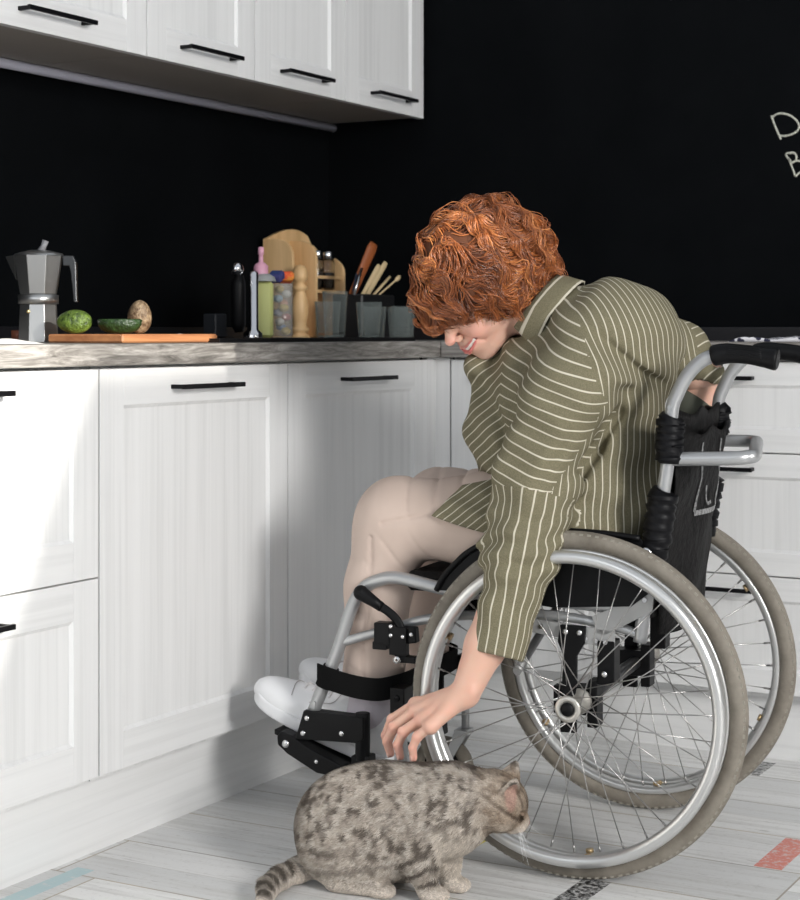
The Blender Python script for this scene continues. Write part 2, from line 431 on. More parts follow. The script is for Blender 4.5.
# ================================================================ wheelchair (x = forwards, y = towards the near side)
CA = math.atan2(-.122, -.9925)
CO = (-1.207, 2.957, 0)
wc = thing('wheelchair', CO, 'silver-framed black manual wheelchair with grey tyres and push handles', 'wheelchair', CA)
TYRE = new_mat('grey_rubber', (.25, .225, .19), .75); t = NT(TYRE)
t.col(t.ramp(t.noise(t.obj(), 30, 5, .6), [(.3, (.155, .135, .108)), (.7, (.245, .220, .182))]))
TREAD = new_mat('pale_grey_tread', (.27, .25, .21), .8)
FAB = new_mat('black_nylon', (.006, .0055, .0055), .65, spec=.16); t = NT(FAB); t.bump(t.noise(t.obj(), 28, 5, .6), .8, .012)
FOAM = new_mat('black_padding', (.0035, .0035, .0045), .5, spec=.18); t = NT(FOAM); t.bump(t.noise(t.mapping(t.obj(), (6, 6, 28)), 1, 3, .6, 1.0), .7, .008)
STRAP = new_mat('black_webbing', (.006, .006, .006), .95, spec=.1)
PLATE = new_mat('grey_plate', (.36, .36, .355), .45, .3)
RIMM = new_mat('brushed_aluminium', (.60, .60, .59), .3, .75)
SPK = new_mat('spoke_steel', (.42, .41, .40), .3, .9)
FR = .0118
def smooth(pts, n=6):
    P = [Vector(p) for p in pts]; out = []
    for i in range(len(P)-1):
        a = P[max(i-1, 0)]; b = P[i]; c = P[i+1]; d = P[min(i+2, len(P)-1)]
        for k in range(n):
            u = k/n; out.append(.5*((2*b)+(c-a)*u+(2*a-5*b+4*c-d)*u*u+(3*b-a-3*c+d)*u**3))
    out.append(P[-1]); return out
# ---- frame (one welded tube frame per side, crossed underneath)
FP = [(-.10, .455), (.05, .462), (.206, .468), (.262, .472), (.339, .485), (.378, .480), (.413, .460), (.437, .418), (.461, .348), (.511, .231)]
UP = [(-.101, .40), (-.112, .484), (-.127, .566), (-.150, .714), (-.156, .792), (-.165, .821), (-.182, .853), (-.204, .876), (-.224, .886), (-.244, .889)]
for sgn in (1, -1):
    y = .19*sgn; mb = MB()
    mb.tube(smooth([(a, y, b) for a, b in FP]), FR, 14)
    mb.tube(smooth([(a, y, b) for a, b in UP]), FR, 14)
    mb.tube(smooth([(.457, y, .361), (.368, y, .390), (.277, y, .417), (.15, y, .432), (.05, y, .436), (-.055, y, .424), (-.10, y, .412)]), .0085, 12)
    for (a, b) in ((-.156, .80), (.503, .25), (-.13, .60)):
        mb.tube([(a, y+sgn*.010, b), (a, y+sgn*.0155, b)], .004, 8)
    build('side_frame', mb, SILVER, wc)
build('cross_brace', MB().tube([(.10, .17, .44), (.10, -.17, .33)], .008, 10), PLATE, wc)
build('cross_brace', MB().tube([(.125, -.17, .44), (.125, .17, .33)], .008, 10), PLATE, wc)
# grey mounting plates between seat tube and axle
for sgn in (1, -1):
    y0 = .197*sgn; y1 = .203*sgn; mb = MB()
    mb.prism([(.115, .432), (-.06, .418), (-.06, .386), (.02, .398), (.10, .408), (.12, .42)], y0, y1, 'y')
    mb.prism([(-.128, .490), (-.098, .478), (-.020, .440), (-.030, .410), (-.045, .410), (-.125, .455)], y0, y1, 'y')
    pl = build('mounting_plate', mb, PLATE, wc, bevel=.001)
    for a, b in ((.096, .420), (.07, .418), (-.01, .402), (-.028, .400), (-.045, .398), (-.113, .474)):
        build('bolt', MB().tube([(a, y1, b), (a, y1+.004*sgn, b)], .0042, 8), STEEL if a != .096 else BLKP, pl)
# axle bracket and axle
for sgn in (1, -1):
    mb = MB(); a, b = sorted((.203*sgn, .213*sgn))
    mb.prism([(.034, .424), (-.011, .424), (-.009, .395), (.004, .372), (.005, .24), (.034, .24), (.028, .372), (.038, .395)], a, b, 'y')
    a, b = sorted((.165*sgn, .205*sgn))
    mb.box((-.022, a, .270), (.048, b, .318)).box((-.06, a, .325), (-.03, b, .40)).box((-.03, a, .25), (-.012, b, .33))
    ab = build('axle_bracket', mb, BLKP, wc, bevel=.002)
    for p in ((.024, .413), (-.001, .413), (-.045, .345)): build('bolt', MB().ball((p[0], .213*sgn, p[1]), .0055, n=8, sc=(1, .5, 1)), STEEL, ab)
build('axle', MB().tube([(0, -.2, .295), (0, .2, .295)], .0125, 16), new_mat('dark_steel', (.10, .10, .105), .35, .8), wc)

# ---- wheels
WR = .295
def arcpts(R, z=0, n=96): return [(R*math.cos(2*PI*k/n), z, R*math.sin(2*PI*k/n)) for k in range(n)]
def make_wheel(sgn):
    rim = MB().lathe([(.2535, -.011), (.2625, -.0125), (.2645, -.011), (.2645, .011), (.2625, .0125), (.2535, .011), (.2505, .006), (.2505, -.006), (.2535, -.011)], 96, axis='y')
    w = build('wheel', rim, RIMM, wc, origin=None); w.location = (0, .235*sgn, WR)
    ty = MB()
    prof = []
    for k in range(20):
        a = 2*PI*k/20; prof.append((.2785+.0160*math.cos(a), .0155*math.sin(a)))
    prof.append(prof[0]); ty.lathe(prof, 120, axis='y')
    for k in range(132):
        a = 2*PI*k/132
        for s_ in (-1, 1):
            for (rr, yy, dr, dy, da) in ((.2895, .0106, .0018, .0016, .010),):
                c = Vector((rr*math.cos(a), yy*s_, rr*math.sin(a)))
                M = Matrix.Translation(c) @ Matrix.Rotation(-a, 4, 'Y')
                ty.box((-dr, -dy, -.0034), (dr, dy, .0034), 1, M)
    build('tyre', ty, [TYRE, TREAD], w)
    hr = MB().tube(arcpts(.2545, .040*sgn), .0112, 14, closed=True)
    h = build('hand_rim', hr, RIMM, w)
    for k in range(6):
        a = 2*PI*(k+.4)/6; d = Vector((math.cos(a), 0, math.sin(a)))
        tb = MB().tube([d*.252+Vector((0, .010*sgn, 0)), d*.250+Vector((0, .026*sgn, 0)), d*.2545+Vector((0, .038*sgn, 0))], .0045, 8)
        tb.tube([d*.249+Vector((0, .0*sgn, 0)), d*.2435+Vector((0, .0, 0))], .007, 8)
        build('rim_tab', tb, new_mat('brass', (.45, .33, .18), .35, .8) if 'brass' not in bpy.data.materials else bpy.data.materials['brass'], h)
    hub = MB()
    hub.lathe([(.0001, .034*sgn), (.0115, .034*sgn), (.0115, .046*sgn), (.0215, .046*sgn), (.0225, .044*sgn), (.0225, .040*sgn), (.014, .038*sgn), (.013, -.022*sgn), (.022, -.024*sgn), (.022, -.028*sgn), (.008, -.028*sgn)], 28, axis='y')
    hb = build('hub', hub, new_mat('hub_alloy', (.50, .48, .44), .35, .7) if 'hub_alloy' not in bpy.data.materials else bpy.data.materials['hub_alloy'], w)
    cp = MB().lathe([(.0001, .049*sgn), (.0105, .049*sgn), (.0118, .046*sgn), (.0118, .03*sgn)], 24, axis='y')
    build('hub_cap', cp, BLKP, hb)
    for k in range(36):
        side = 1 if k % 2 else -1
        ar = 2*PI*k/36; tw = (.62 if (k//2) % 2 else -.62)*PI/1.6
        ah = ar+tw
        ih = .043*sgn if side*sgn > 0 else -.025*sgn
        a = Vector((.0190*math.cos(ah), ih, .0190*math.sin(ah))); b = Vector((.2515*math.cos(ar), .003*side, .2515*math.sin(ar)))
        sp = MB().tube([a, b], .00105, 6); d = (b-a).normalized(); sp.tube([b-d*.014, b], .0020, 6)
        build('spoke', sp, SPK, w)
    return w
make_wheel(1); make_wheel(-1)

# ---- castors (the near one trails backwards, the far one forwards)
for sgn, cx0, sx0 in ((1, .300, .343), (-1, .385, .343)):
    y = .155*sgn; dr = 1 if cx0 > sx0 else -1
    c = MB().lathe([(.040, -.012), (.052, -.0125), (.060, -.009), (.0625, 0), (.060, .009), (.052, .0125), (.040, .012), (.040, -.012)], 40, axis='y', c=(cx0, y, .0625))
    cw_ = build('castor_wheel', c, TYRE, wc)
    k_ = MB().lathe([(.0405, -.006), (.012, -.006), (.012, -.014), (.001, -.014), (.001, .014), (.012, .014), (.012, .006), (.0405, .006)], 24, axis='y', c=(cx0, y, .0625))
    build('castor_hub', k_, BLKP, cw_)
    f = MB()
    for s_ in (-1, 1): f.prism([(cx0+.007, .055), (cx0-.007, .055), (sx0-.014, .137), (sx0+.014, .137)], y+s_*.017-.0015, y+s_*.017+.0015, 'y')
    f.box((sx0-.014, y-.0185, .132), (sx0+.014, y+.0185, .142))
    f.tube([(sx0, y+.01*sgn, .140), (sx0, y+.01*sgn, .236)], .008, 12)
    build('castor_fork', f, SILVER, wc, bevel=.001)
    a_, b_ = sorted((y-.005*sgn, y+.040*sgn))
    hs_ = build('castor_housing', MB().box((sx0-.014, a_, .230), (sx0+.014, b_, .288)), BLKP, wc, bevel=.002)
    for zz in (.246, .270): build('bolt', MB().ball((sx0, y+.040*sgn, zz), .006, n=8, sc=(1, .5, 1)), BLKP, hs_)

# ---- grips
for sgn in (1, -1):
    y = .19*sgn
    pts = smooth([(-.224, y, .8865), (-.25, y, .891), (-.285, y, .889), (-.315, y, .884), (-.334, y, .8815)], 5)
    rr = [.0155, .0175, .0178, .0176, .0172, .017, .0165, .0162, .016, .016, .016, .016, .0162, .0165, .0168, .017, .0178, .0185, .019, .0188, .016]
    g = MB().tube(pts, rr[:len(pts)], 20)
    gp = build('push_grip', g, BLKP, wc)
    r_ = MB()
    for k in range(6):
        a = PI*.25+k*.25
        r_.tube([(p.x, p.y+sgn*.0158*math.cos(a-.9), p.z+.0158*math.sin(a-.9)) for p in pts[5:15]], .0011, 6)
    build('grip_rib', r_, BLKP, gp)
# ---- rear bar
bp = smooth([(-.145, .19, .712), (-.20, .19, .714), (-.255, .188, .716), (-.280, .178, .718), (-.288, .15, .720), (-.262, 0, .722), (-.236, -.15, .722), (-.226, -.178, .722), (-.205, -.19, .722), (-.15, -.19, .722)], 6)
build('rear_bar', MB().tube(bp, .0118, 14), SILVER, wc)
# ---- padding round the uprights
def sock(z0, z1, y, r0, seed):
    rnd_ = random.Random(seed); n = 22; pts = []; rr = []
    for k in range(n+1):
        z = z0+(z1-z0)*k/n
        x = np.interp(z, [b for a, b in UP], [a for a, b in UP]) - .001
        pts.append((x+rnd_.uniform(-.0015, .0015), y, z)); rr.append(r0*(1+.10*math.sin(k*1.9+seed)+rnd_.uniform(-.05, .05))*(1 if 0 < k < n else .75))
    return MB().tube(pts, rr, 20)
for sgn in (1, -1):
    build('upright_padding', sock(.705 if sgn > 0 else .735, .785, .19*sgn, .0235, 3+sgn), FOAM, wc)
    build('upright_padding', sock(.545, .660, .19*sgn, .0245, 7+sgn), FOAM, wc)
# ---- back sling with pocket
def sling(z0, z1, off, rear, name, mat, yspan=.185, nz=30, ny=30, th=.004, tuck=0):
    mb = MB(); V = []
    for s_ in (0, 1):
        for i in range(nz+1):
            for j in range(ny+1):
                u = i/nz; v = -1+2*j/ny
                z = z0+(z1-z0)*u; 
                ys = yspan*(1-tuck*(1-u)**6)
                x = np.interp(z, [.40, .785], [-.108, -.155])-off-rear*(1-v*v)-s_*th
                zz = z+.006*math.sin(v*7+1)*(u**4)
                x += .004*math.sin(v*5+z*19)+.002*math.sin(z*60+v*3)
                V.append((x, ys*v, zz))
    q = (ny+1)*(nz+1); Fc = []
    for s_ in (0, 1):
        for i in range(nz):
            for j in range(ny):
                a = s_*q+i*(ny+1)+j; Fc.append((a, a+1, a+ny+2, a+ny+1))
    for i in range(nz):
        for j in (0, ny): a = i*(ny+1)+j; Fc.append((a, a+ny+1, q+a+ny+1, q+a))
    for j in range(ny):
        for i in (0, nz): a = i*(ny+1)+j; Fc.append((a, a+1, q+a+1, q+a))
    mb.add(V, Fc, 0, True); return build(name, mb, mat, wc)
sl = sling(.44, .790, .0, .012, 'backrest', FAB)
pk = sling(.405, .755, .012, .026, 'backrest_pocket', FAB, .178, tuck=.22)
PRT = new_mat('worn_grey_print', (.20, .20, .20), .7); t = NT(PRT)
t.col(t.ramp(t.noise(t.obj(), 120, 4, .7), [(.38, (.06, .06, .06)), (.55, (.28, .28, .28))]))
def pocket_x(y, z):
    v = y/.178; return np.interp(z, [.40, .785], [-.108, -.155])-.012-.026*(1-v*v)-.0046+.004*math.sin(v*5+z*19)+.002*math.sin(z*60+v*3)
pm = MB()
for L, w_ in (([(.085, .735), (.080, .70), (.060, .672), (.062, .645), (.075, .612)], .0045), ([(-.045, .735), (-.035, .70), (-.065, .672), (-.06, .65), (-.03, .628), (-.028, .612), (.075, .610)], .0045), ([(.02, .655), (.02, .625), (.0, .625)], .003)):
    L2 = smooth([(0, a, b) for a, b in L], 6)
    for i in range(len(L2)-1):
        a, b = L2[i], L2[i+1]; d = (b-a).normalized(); n_ = Vector((0, -d.z, d.y))*w_
        Q = [a+n_, b+n_, b-n_, a-n_]
        pm.add([(pocket_x(p.y, p.z)-.0012, p.y, p.z) for p in Q], [(0, 1, 2, 3)])
build('pocket_print', pm, PRT, wc)
# ---- seat, guards, belts
sm_ = MB().box((-.13, -.182, .462), (.335, .182, .497), bev=.010)
build('seat', sm_, FAB, wc)
for sgn in (1, -1):
    y0, y1 = sorted((.203*sgn, .207*sgn)) if sgn > 0 else sorted((.203*sgn, .207*sgn))
    G = [(.262, .470), (.246, .498), (.225, .520), (.200, .542), (.150, .568), (.105, .580), (.06, .5855), (-.04, .584), (-.106, .578), (-.120, .560), (-.120, .485), (-.09, .462), (.05, .452), (.15, .462), (.20, .47)]
    mb = MB().prism(G, y0, y1, 'y')
    g = build('side_guard', mb, BLKP, wc, bevel=.001)
    lip = MB().tube(smooth([(a, (y0+y1)/2+.004*sgn, b) for a, b in G[:9]], 4), .0055, 8)
    build('guard_lip', lip, BLKP, g)
    bz = MB().lathe([(.0001, .212*sgn), (.0045, .212*sgn), (.0045, .216*sgn), (.0105, .216*sgn), (.0115, .212*sgn), (.0115, .205*sgn)], 20, axis='y', c=(-.117, 0, .553))
    build('guard_bushing', bz, STEEL, g)
# calf strap
sp = smooth([(.496, .203, .303), (.470, .206, .297), (.425, .200, .286), (.385, .188, .281), (.360, .165, .284), (.350, .12, .285), (.350, 0, .285), (.350, -.12, .285), (.37, -.17, .285), (.44, -.2, .290), (.496, -.2, .30)], 5)
mb = MB(); V = []; Fc = []
for i, p in enumerate(sp):
    a = sp[max(i-1, 0)]; b = sp[min(i+1, len(sp)-1)]; d = (b-a); d.z = 0; d.normalize(); n_ = Vector((-d.y, d.x, 0))*.0018
    hh = .0205
    for (s1, s2) in ((-1, -1), (1, -1), (1, 1), (-1, 1)): V.append(p+n_*s1+Vector((0, 0, hh*s2)))
for i in range(len(sp)-1):
    for k in range(4): Fc.append((4*i+k, 4*i+(k+1) % 4, 4*i+4+(k+1) % 4, 4*i+4+k))
Fc += [(0, 1, 2, 3), tuple(4*(len(sp)-1)+k for k in range(4))]
mb.add(V, Fc, 0, False)
for sgn in (1, -1):   # the loop round the tube
    mb.tube([(.474, .19*sgn, .316), (.490, .19*sgn, .280)], .0155, 14)
build('calf_strap', mb, STRAP, wc)
# ---- leg rests and footplates
for sgn in (1, -1):
    mb = MB(); a, b = sorted((.176*sgn, .206*sgn))
    mb.prism([(.523, .236), (.540, .182), (.420, .185), (.404, .192), (.404, .232)], a, b, 'y')
    mb.tube([(.412, .190*sgn, .152), (.412, .190*sgn, .238)], .0135, 18)
    br = build('leg_rest_bracket', mb, BLKP, wc, bevel=.002)
    for p in ((.516, .222), (.524, .194), (.447, .200)): build('bolt', MB().ball((p[0], (.206)*sgn, p[1]), .0052, n=8, sc=(1, .5, 1)), STEEL, br)
    fb = MB(); a, b = sorted((.168*sgn, .200*sgn))
    fb.prism([(.395, .162), (.432, .160), (.428, .12), (.392, .12)], a, b, 'y')
    fb.prism([(.580, .182), (.573, .192), (.550, .186), (.520, .168), (.45, .140), (.438, .128), (.462, .118), (.50, .122), (.56, .152), (.579, .167)], a, b, 'y')
    hg = build('footplate_hinge', fb, BLKP, wc, bevel=.003)
    for p, r_ in (((.562, .170), .0075), ((.412, .142), .006), ((.50, .143), .004)): build('bolt', MB().ball((p[0], .200*sgn, p[1]), r_, n=10, sc=(1, .5, 1)), STEEL, hg)
    a, b = sorted((.035*sgn, .170*sgn))
    fp = MB().prism([(.60, .188), (.60, .178), (.43, .118), (.43, .128)], a, b, 'y')
    build('footplate', fp, BLKP, wc, bevel=.002)
# ---- brake levers
for sgn in (1, -1):
    y = .214*sgn
    lv = MB().tube(smooth([(.375, y, .440), (.352, y, .428), (.334, y, .412), (.326, y, .392), (.327, y, .372)], 5), .0085, 10, flat=.5)
    lv.box((.315, y-.006, .352), (.348, y+.006, .402))
    b_ = MB()
    a, c_ = sorted((.196*sgn, .222*sgn))
    b_.box((.347, a, .368), (.377, c_, .408)).box((.352, a, .360), (.380, c_, .374))
    a, c_ = sorted((.196*sgn, .214*sgn))
    b_.prism([(.325, .402), (.300, .402), (.298, .375), (.318, .372), (.318, .350), (.300, .350), (.300, .338), (.335, .338), (.345, .36)], a, c_, 'y')
    bk = build('brake_clamp', b_, BLKP, wc, bevel=.002)
    for p in ((.344, .403), (.344, .387), (.305, .391), (.321, .386)): build('bolt', MB().ball((p[0], .222*sgn, p[1]), .004, n=8, sc=(1, .5, 1)), STEEL, bk)
    build('bolt', MB().lathe([(.0025, .222*sgn), (.0065, .222*sgn), (.0065, .214*sgn)], 14, axis='y', c=(.333, 0, .344)), STEEL, bk)
    le = build('brake_lever', lv, BLKP, wc, bevel=.001)
    kn = MB().tube([(.364, y, .4345), (.380, y, .4440), (.400, y, .4555), (.404, y, .458)], [.0088, .0100, .0128, .0134], 16).ball((.405, y, .4585), .0138, n=14)
    build('brake_knob', kn, BLKP, le)
# ================================================================ implicit-surface modelling (smooth organic shapes)
def vlen(a): return np.sqrt((a*a).sum(-1))
def cap(a, b, ra, rb=None):
    a = np.array(a, float); b = np.array(b, float); rb = ra if rb is None else rb; ab = b-a; L = (ab*ab).sum()+1e-12
    def f(P):
        t = np.clip(((P-a)@ab)/L, 0, 1); return vlen(P-a-t[:, None]*ab)-(ra+(rb-ra)*t)
    return f
def ell(c, r, M=None):
    c = np.array(c, float); r = np.array(r, float)
    def f(P):
        q = P-c
        if M is not None: q = q@M
        k0 = vlen(q/r); k1 = vlen(q/(r*r))+1e-9
        return k0*(k0-1)/k1
    return f
def smin(a, b, k):
    h = np.clip(.5+.5*(b-a)/k, 0, 1); return b+(a-b)*h-k*h*(1-h)
def smax(a, b, k): return -smin(-a, -b, k)
def comb(prims, disp=None):
    def f(P):
        d = np.full(len(P), 10.)
        for op, fn, k in prims:
            v = fn(P)
            if op == '+': d = smin(d, v, k) if k > 0 else np.minimum(d, v)
            elif op == '-': d = smax(d, -v, k) if k > 0 else np.maximum(d, -v)
            elif op == '&': d = smax(d, v, k) if k > 0 else np.maximum(d, v)
        if disp is not None: d = d+disp(P)
        return d
    return f
def chain(pts, rr, k, op='+'):
    return [(op, cap(pts[i], pts[i+1], rr[i], rr[i+1]), k) for i in range(len(pts)-1)]
def isomesh(f, lo, hi, h, B=8):
    lo = np.array(lo, float); hi = np.array(hi, float)
    nb = np.ceil((hi-lo)/h/B).astype(int); n = nb*B
    bc = np.stack(np.meshgrid(*[np.arange(k) for k in nb], indexing='ij'), -1).reshape(-1, 3)
    dc = f(lo+(bc*B+B/2-.5)*h); act = np.abs(dc) < B*h*.87*1.7+2*h
    D = np.repeat(np.repeat(np.repeat(np.where(dc < 0, -9., 9.).reshape(nb), B, 0), B, 1), B, 2).astype(np.float32)
    loc_ = np.stack(np.meshgrid(*[np.arange(B)]*3, indexing='ij'), -1).reshape(-1, 3)
    ab = bc[act]
    for s_ in range(0, len(ab), 600):
        q = ab[s_:s_+600]; idx = (q[:, None]*B+loc_[None]).reshape(-1, 3)
        D[idx[:, 0], idx[:, 1], idx[:, 2]] = f(lo+idx*h)
    S = D < 0; keys = []; pos = []; flip = []
    for ax in range(3):
        sl0 = [slice(1, n[i]-1) for i in range(3)]; sl1 = list(sl0); sl1[ax] = slice(2, n[ax])
        a = S[tuple(sl0)]; b = S[tuple(sl1)]; I = np.argwhere(a != b)+1
        J = I.copy(); J[:, ax] += 1
        da = D[I[:, 0], I[:, 1], I[:, 2]]; db = D[J[:, 0], J[:, 1], J[:, 2]]
        t = da/(da-db); p = I.astype(float); p[:, ax] += t
        o1, o2 = [(1, 2), (2, 0), (0, 1)][ax]; cs = []
        for (u, w) in ((0, 0), (-1, 0), (-1, -1), (0, -1)):
            c = I.copy(); c[:, o1] += u; c[:, o2] += w; cs.append((c[:, 0]*n[1]+c[:, 1])*n[2]+c[:, 2])
        keys.append(np.stack(cs, 1)); pos.append(p); flip.append(da < 0)
    K = np.concatenate(keys); Pp = np.concatenate(pos); Fl = np.concatenate(flip)
    U, inv = np.unique(K.reshape(-1), return_inverse=True); inv = inv.reshape(-1)
    V = np.zeros((len(U), 3)); cnt = np.bincount(inv, minlength=len(U)); R4 = np.repeat(Pp, 4, 0)
    for a in range(3): V[:, a] = np.bincount(inv, R4[:, a], len(U))/cnt
    V = lo+V*h; Q = inv.reshape(-1, 4); Q[~Fl] = Q[~Fl][:, ::-1]
    for it in range(2):
        e = h*.5; d = f(V); g = np.stack([f(V+np.eye(3)[a]*e)-f(V-np.eye(3)[a]*e) for a in range(3)], 1)
        gl = vlen(g)[:, None]+1e-9; V = V-np.clip(d, -h, h)[:, None]*g/gl*np.clip(gl/(2*e), .3, 1)*.9
    return V, Q
def npmesh(name, V, Q, mats, parent=None, smooth=True, midx=None):
    me = bpy.data.meshes.new(name); V = np.asarray(V, np.float32); Q = np.asarray(Q, np.int32); k = Q.shape[1]
    me.vertices.add(len(V)); me.vertices.foreach_set('co', V.ravel())
    me.loops.add(Q.size); me.loops.foreach_set('vertex_index', Q.ravel())
    me.polygons.add(len(Q)); me.polygons.foreach_set('loop_start', np.arange(len(Q), dtype=np.int32)*k)
    me.polygons.foreach_set('use_smooth', np.full(len(Q), smooth))
    if midx is not None: me.polygons.foreach_set('material_index', np.asarray(midx, np.int32))
    me.update(calc_edges=True); me.validate()
    for m in (mats if isinstance(mats, (list, tuple)) else [mats]): me.materials.append(m)
    o = bpy.data.objects.new(name, me); COL.objects.link(o); o.parent = parent; return o
def vattr(o, name, vals):
    vals = np.asarray(vals, np.float32)
    if vals.ndim == 1: a = o.data.attributes.new(name, 'FLOAT', 'POINT'); a.data.foreach_set('value', vals)
    else:
        a = o.data.attributes.new(name, 'FLOAT_COLOR', 'POINT'); v4 = np.ones((len(vals), 4), np.float32); v4[:, :3] = vals; a.data.foreach_set('color', v4.ravel())
def cattr(o, name, vals):
    a = o.data.attributes.new(name, 'FLOAT', 'CORNER'); a.data.foreach_set('value', np.asarray(vals, np.float32).ravel())
def join_vq(parts):
    V = []; Q = []; n = 0
    for v, q in parts: V.append(v); Q.append(q+n); n += len(v)
    return np.concatenate(V), np.concatenate(Q)
def A(*v): return np.array(v, float)
# ================================================================ things on the worktop
WOODL = new_mat('pale_beech', (.62, .40, .19), .5); t = NT(WOODL)
t.col(t.ramp(t.noise(t.mapping(t.obj(), (25, 25, 3)), 1, 4, .6, .5), [(.3, (.62, .38, .17)), (.7, (.86, .58, .30))]))
WOODB = new_mat('warm_board_wood', (.45, .2, .08), .45); t = NT(WOODB)
t.col(t.ramp(t.noise(t.mapping(t.obj(), (30, 3, 60)), 1, 4, .6, .5), [(.3, (.26, .10, .042)), (.7, (.46, .21, .09))]))
ALU = new_mat('cast_aluminium', (.55, .55, .54), .34, .95)
SINKM = new_mat('black_granite', (.006, .006, .007), .35, spec=.4)
SZ = .9145
sk = MB().box((-2.46, 2.80, CT), (-1.965, 3.60, .912)).box((-2.46, 2.80, .912), (-2.445, 3.60, SZ)).box((-1.98, 2.80, .912), (-1.965, 3.60, SZ)).box((-2.445, 2.80, .912), (-1.98, 2.815, SZ)).box((-2.445, 3.585, .912), (-1.98, 3.60, SZ))
for k in range(9): sk.box((-2.40+k*.045, 3.25, .912), (-2.39+k*.045, 3.57, .9138))
tag(build('sink', sk, SINKM, origin=(-2.2, 3.2, CT), bevel=.001), 'black sink and draining board set on the grey worktop near the corner', 'sink')
# ---- coffee pot
def moka():
    e = thing('moka_pot', (-2.24, 2.588, CT), 'aluminium stovetop coffee pot with eight-sided body and dark handle, beside the chopping board', 'coffee pot', math.radians(29.1))
    def octo(mb, r0, z0, r1, z1, ph=PI/8+.12):
        V = [(r0*math.cos(ph+k*PI/4), r0*math.sin(ph+k*PI/4), z0) for k in range(8)]+[(r1*math.cos(ph+k*PI/4), r1*math.sin(ph+k*PI/4), z1) for k in range(8)]
        mb.add(V, [tuple(range(8))[::-1], tuple(range(8, 16))]+[(k, (k+1) % 8, 8+(k+1) % 8, 8+k) for k in range(8)])
    b = MB(); octo(b, .0395, .001, .0365, .074); build('boiler', b, ALU, e, bevel=.001)
    v = MB().ball((-.012, -.0375, .060), .004, n=8); build('safety_valve', v, new_mat('brass_valve', (.75, .6, .3), .3, .9), e)
    r = MB().lathe([(.030, .074), (.0385, .075), (.0385, .092), (.030, .094)], 40); build('collar_ring', r, ALU, e)
    u = MB(); octo(u, .0365, .094, .0485, .168)
    u.add([(-.040, -.012, .120), (-.040, .012, .120), (-.064, 0, .166), (-.044, -.018, .168), (-.044, .018, .168)], [(0, 1, 2), (0, 2, 3), (1, 4, 2), (2, 4, 3), (0, 3, 4, 1)])
    build('jug', u, ALU, e, bevel=.001)
    l = MB().lathe([(.0490, .168), (.046, .172), (.02, .178), (.001, .179)], 8); lid = build('lid', l, ALU, e)
    k = MB().tube([(.004, 0, .176), (.010, 0, .186), (.014, 0, .197)], [.0075, .0055, .0065], 10); build('lid_knob', k, new_mat('grey_knob', (.3, .3, .31), .35), lid)
    h = MB().prism([(.047, .168), (.068, .168), (.0735, .155), (.0755, .078), (.069, .078), (.063, .135), (.060, .148), (.048, .148)], -.007, .007, 'y'); build('handle', h, new_mat('dark_grey_handle', (.03, .032, .034), .25, spec=.6), e, bevel=.002)
moka()
bd_ = MB().box((-2.168, 2.53, CT+.001), (-1.99, 2.83, .923), bev=.003)
tag(build('chopping_board', bd_, WOODB, origin=(-2.08, 2.68, CT)), 'reddish wooden chopping board with avocados on it at the worktop edge', 'chopping board')
def avo(name, label, loc, r, cols, rot, bumpy=.0012):
    m = new_mat(name+'_skin', cols[0], .42); t = NT(m); n_ = t.noise(t.obj(), 150, 4, .6)
    t.col(t.ramp(t.noise(t.obj(), 75, 5, .7), [(.35, cols[0]), (.65, cols[1])])); t.bump(n_, 1, .004)
    mb = MB(); prof = [(max(.0001, r*math.sin(PI*i/22)*(1-.22*i/22)), -math.cos(PI*i/22)*r*1.3) for i in range(23)]
    mb.lathe(prof, 32); R_ = Matrix.Rotation(rot[1], 4, 'Z') @ Matrix.Rotation(rot[0], 4, 'X')
    mb.v = [tuple(R_ @ Vector(v)) for v in mb.v]; zmin = min(v[2] for v in mb.v); mb.v = [(v[0], v[1], v[2]-zmin) for v in mb.v]
    o = build(name, mb, m); o.location = loc; return tag(o, label, 'avocado')
avo('avocado', 'bright green avocado nearest the coffee pot on the chopping board', (-2.13, 2.562, .9235), .0255, ((.008, .022, .004), (.14, .22, .03)), (PI/2, math.radians(-60)))
hm = new_mat('avocado_half_skin', (.02, .05, .012), .4); t = NT(hm); t.col(t.ramp(t.noise(t.obj(), 110, 4, .7), [(.35, (.005, .015, .004)), (.65, (.022, .055, .012))])); t.bump(t.noise(t.obj(), 150, 4), 1, .003)
mb = MB(); prof = [(.0001, 0), (.016, .001), (.026, .007), (.031, .016), (.0325, .026), (.030, .028), (.0001, .0285)]
mb.lathe(prof, 32); mb.v = [(v[0]*.85, v[1]*1.32, v[2]) for v in mb.v]
Rm = Matrix.Rotation(math.radians(-58), 4, 'Z'); mb.v = [tuple(Rm @ Vector(v)) for v in mb.v]
o = build('avocado_half', mb, hm); o.location = (-2.075, 2.628, .9235); tag(o, 'dark green avocado half lying in the middle of the chopping board', 'avocado')
avo('avocado', 'brown ripe avocado standing behind the green avocado half', (-2.11, 2.735, .9235), .0265, ((.08, .042, .02), (.42, .31, .19)), (math.radians(24), math.radians(40)))
CLW = new_mat('white_cotton', (.72, .70, .68), .9)
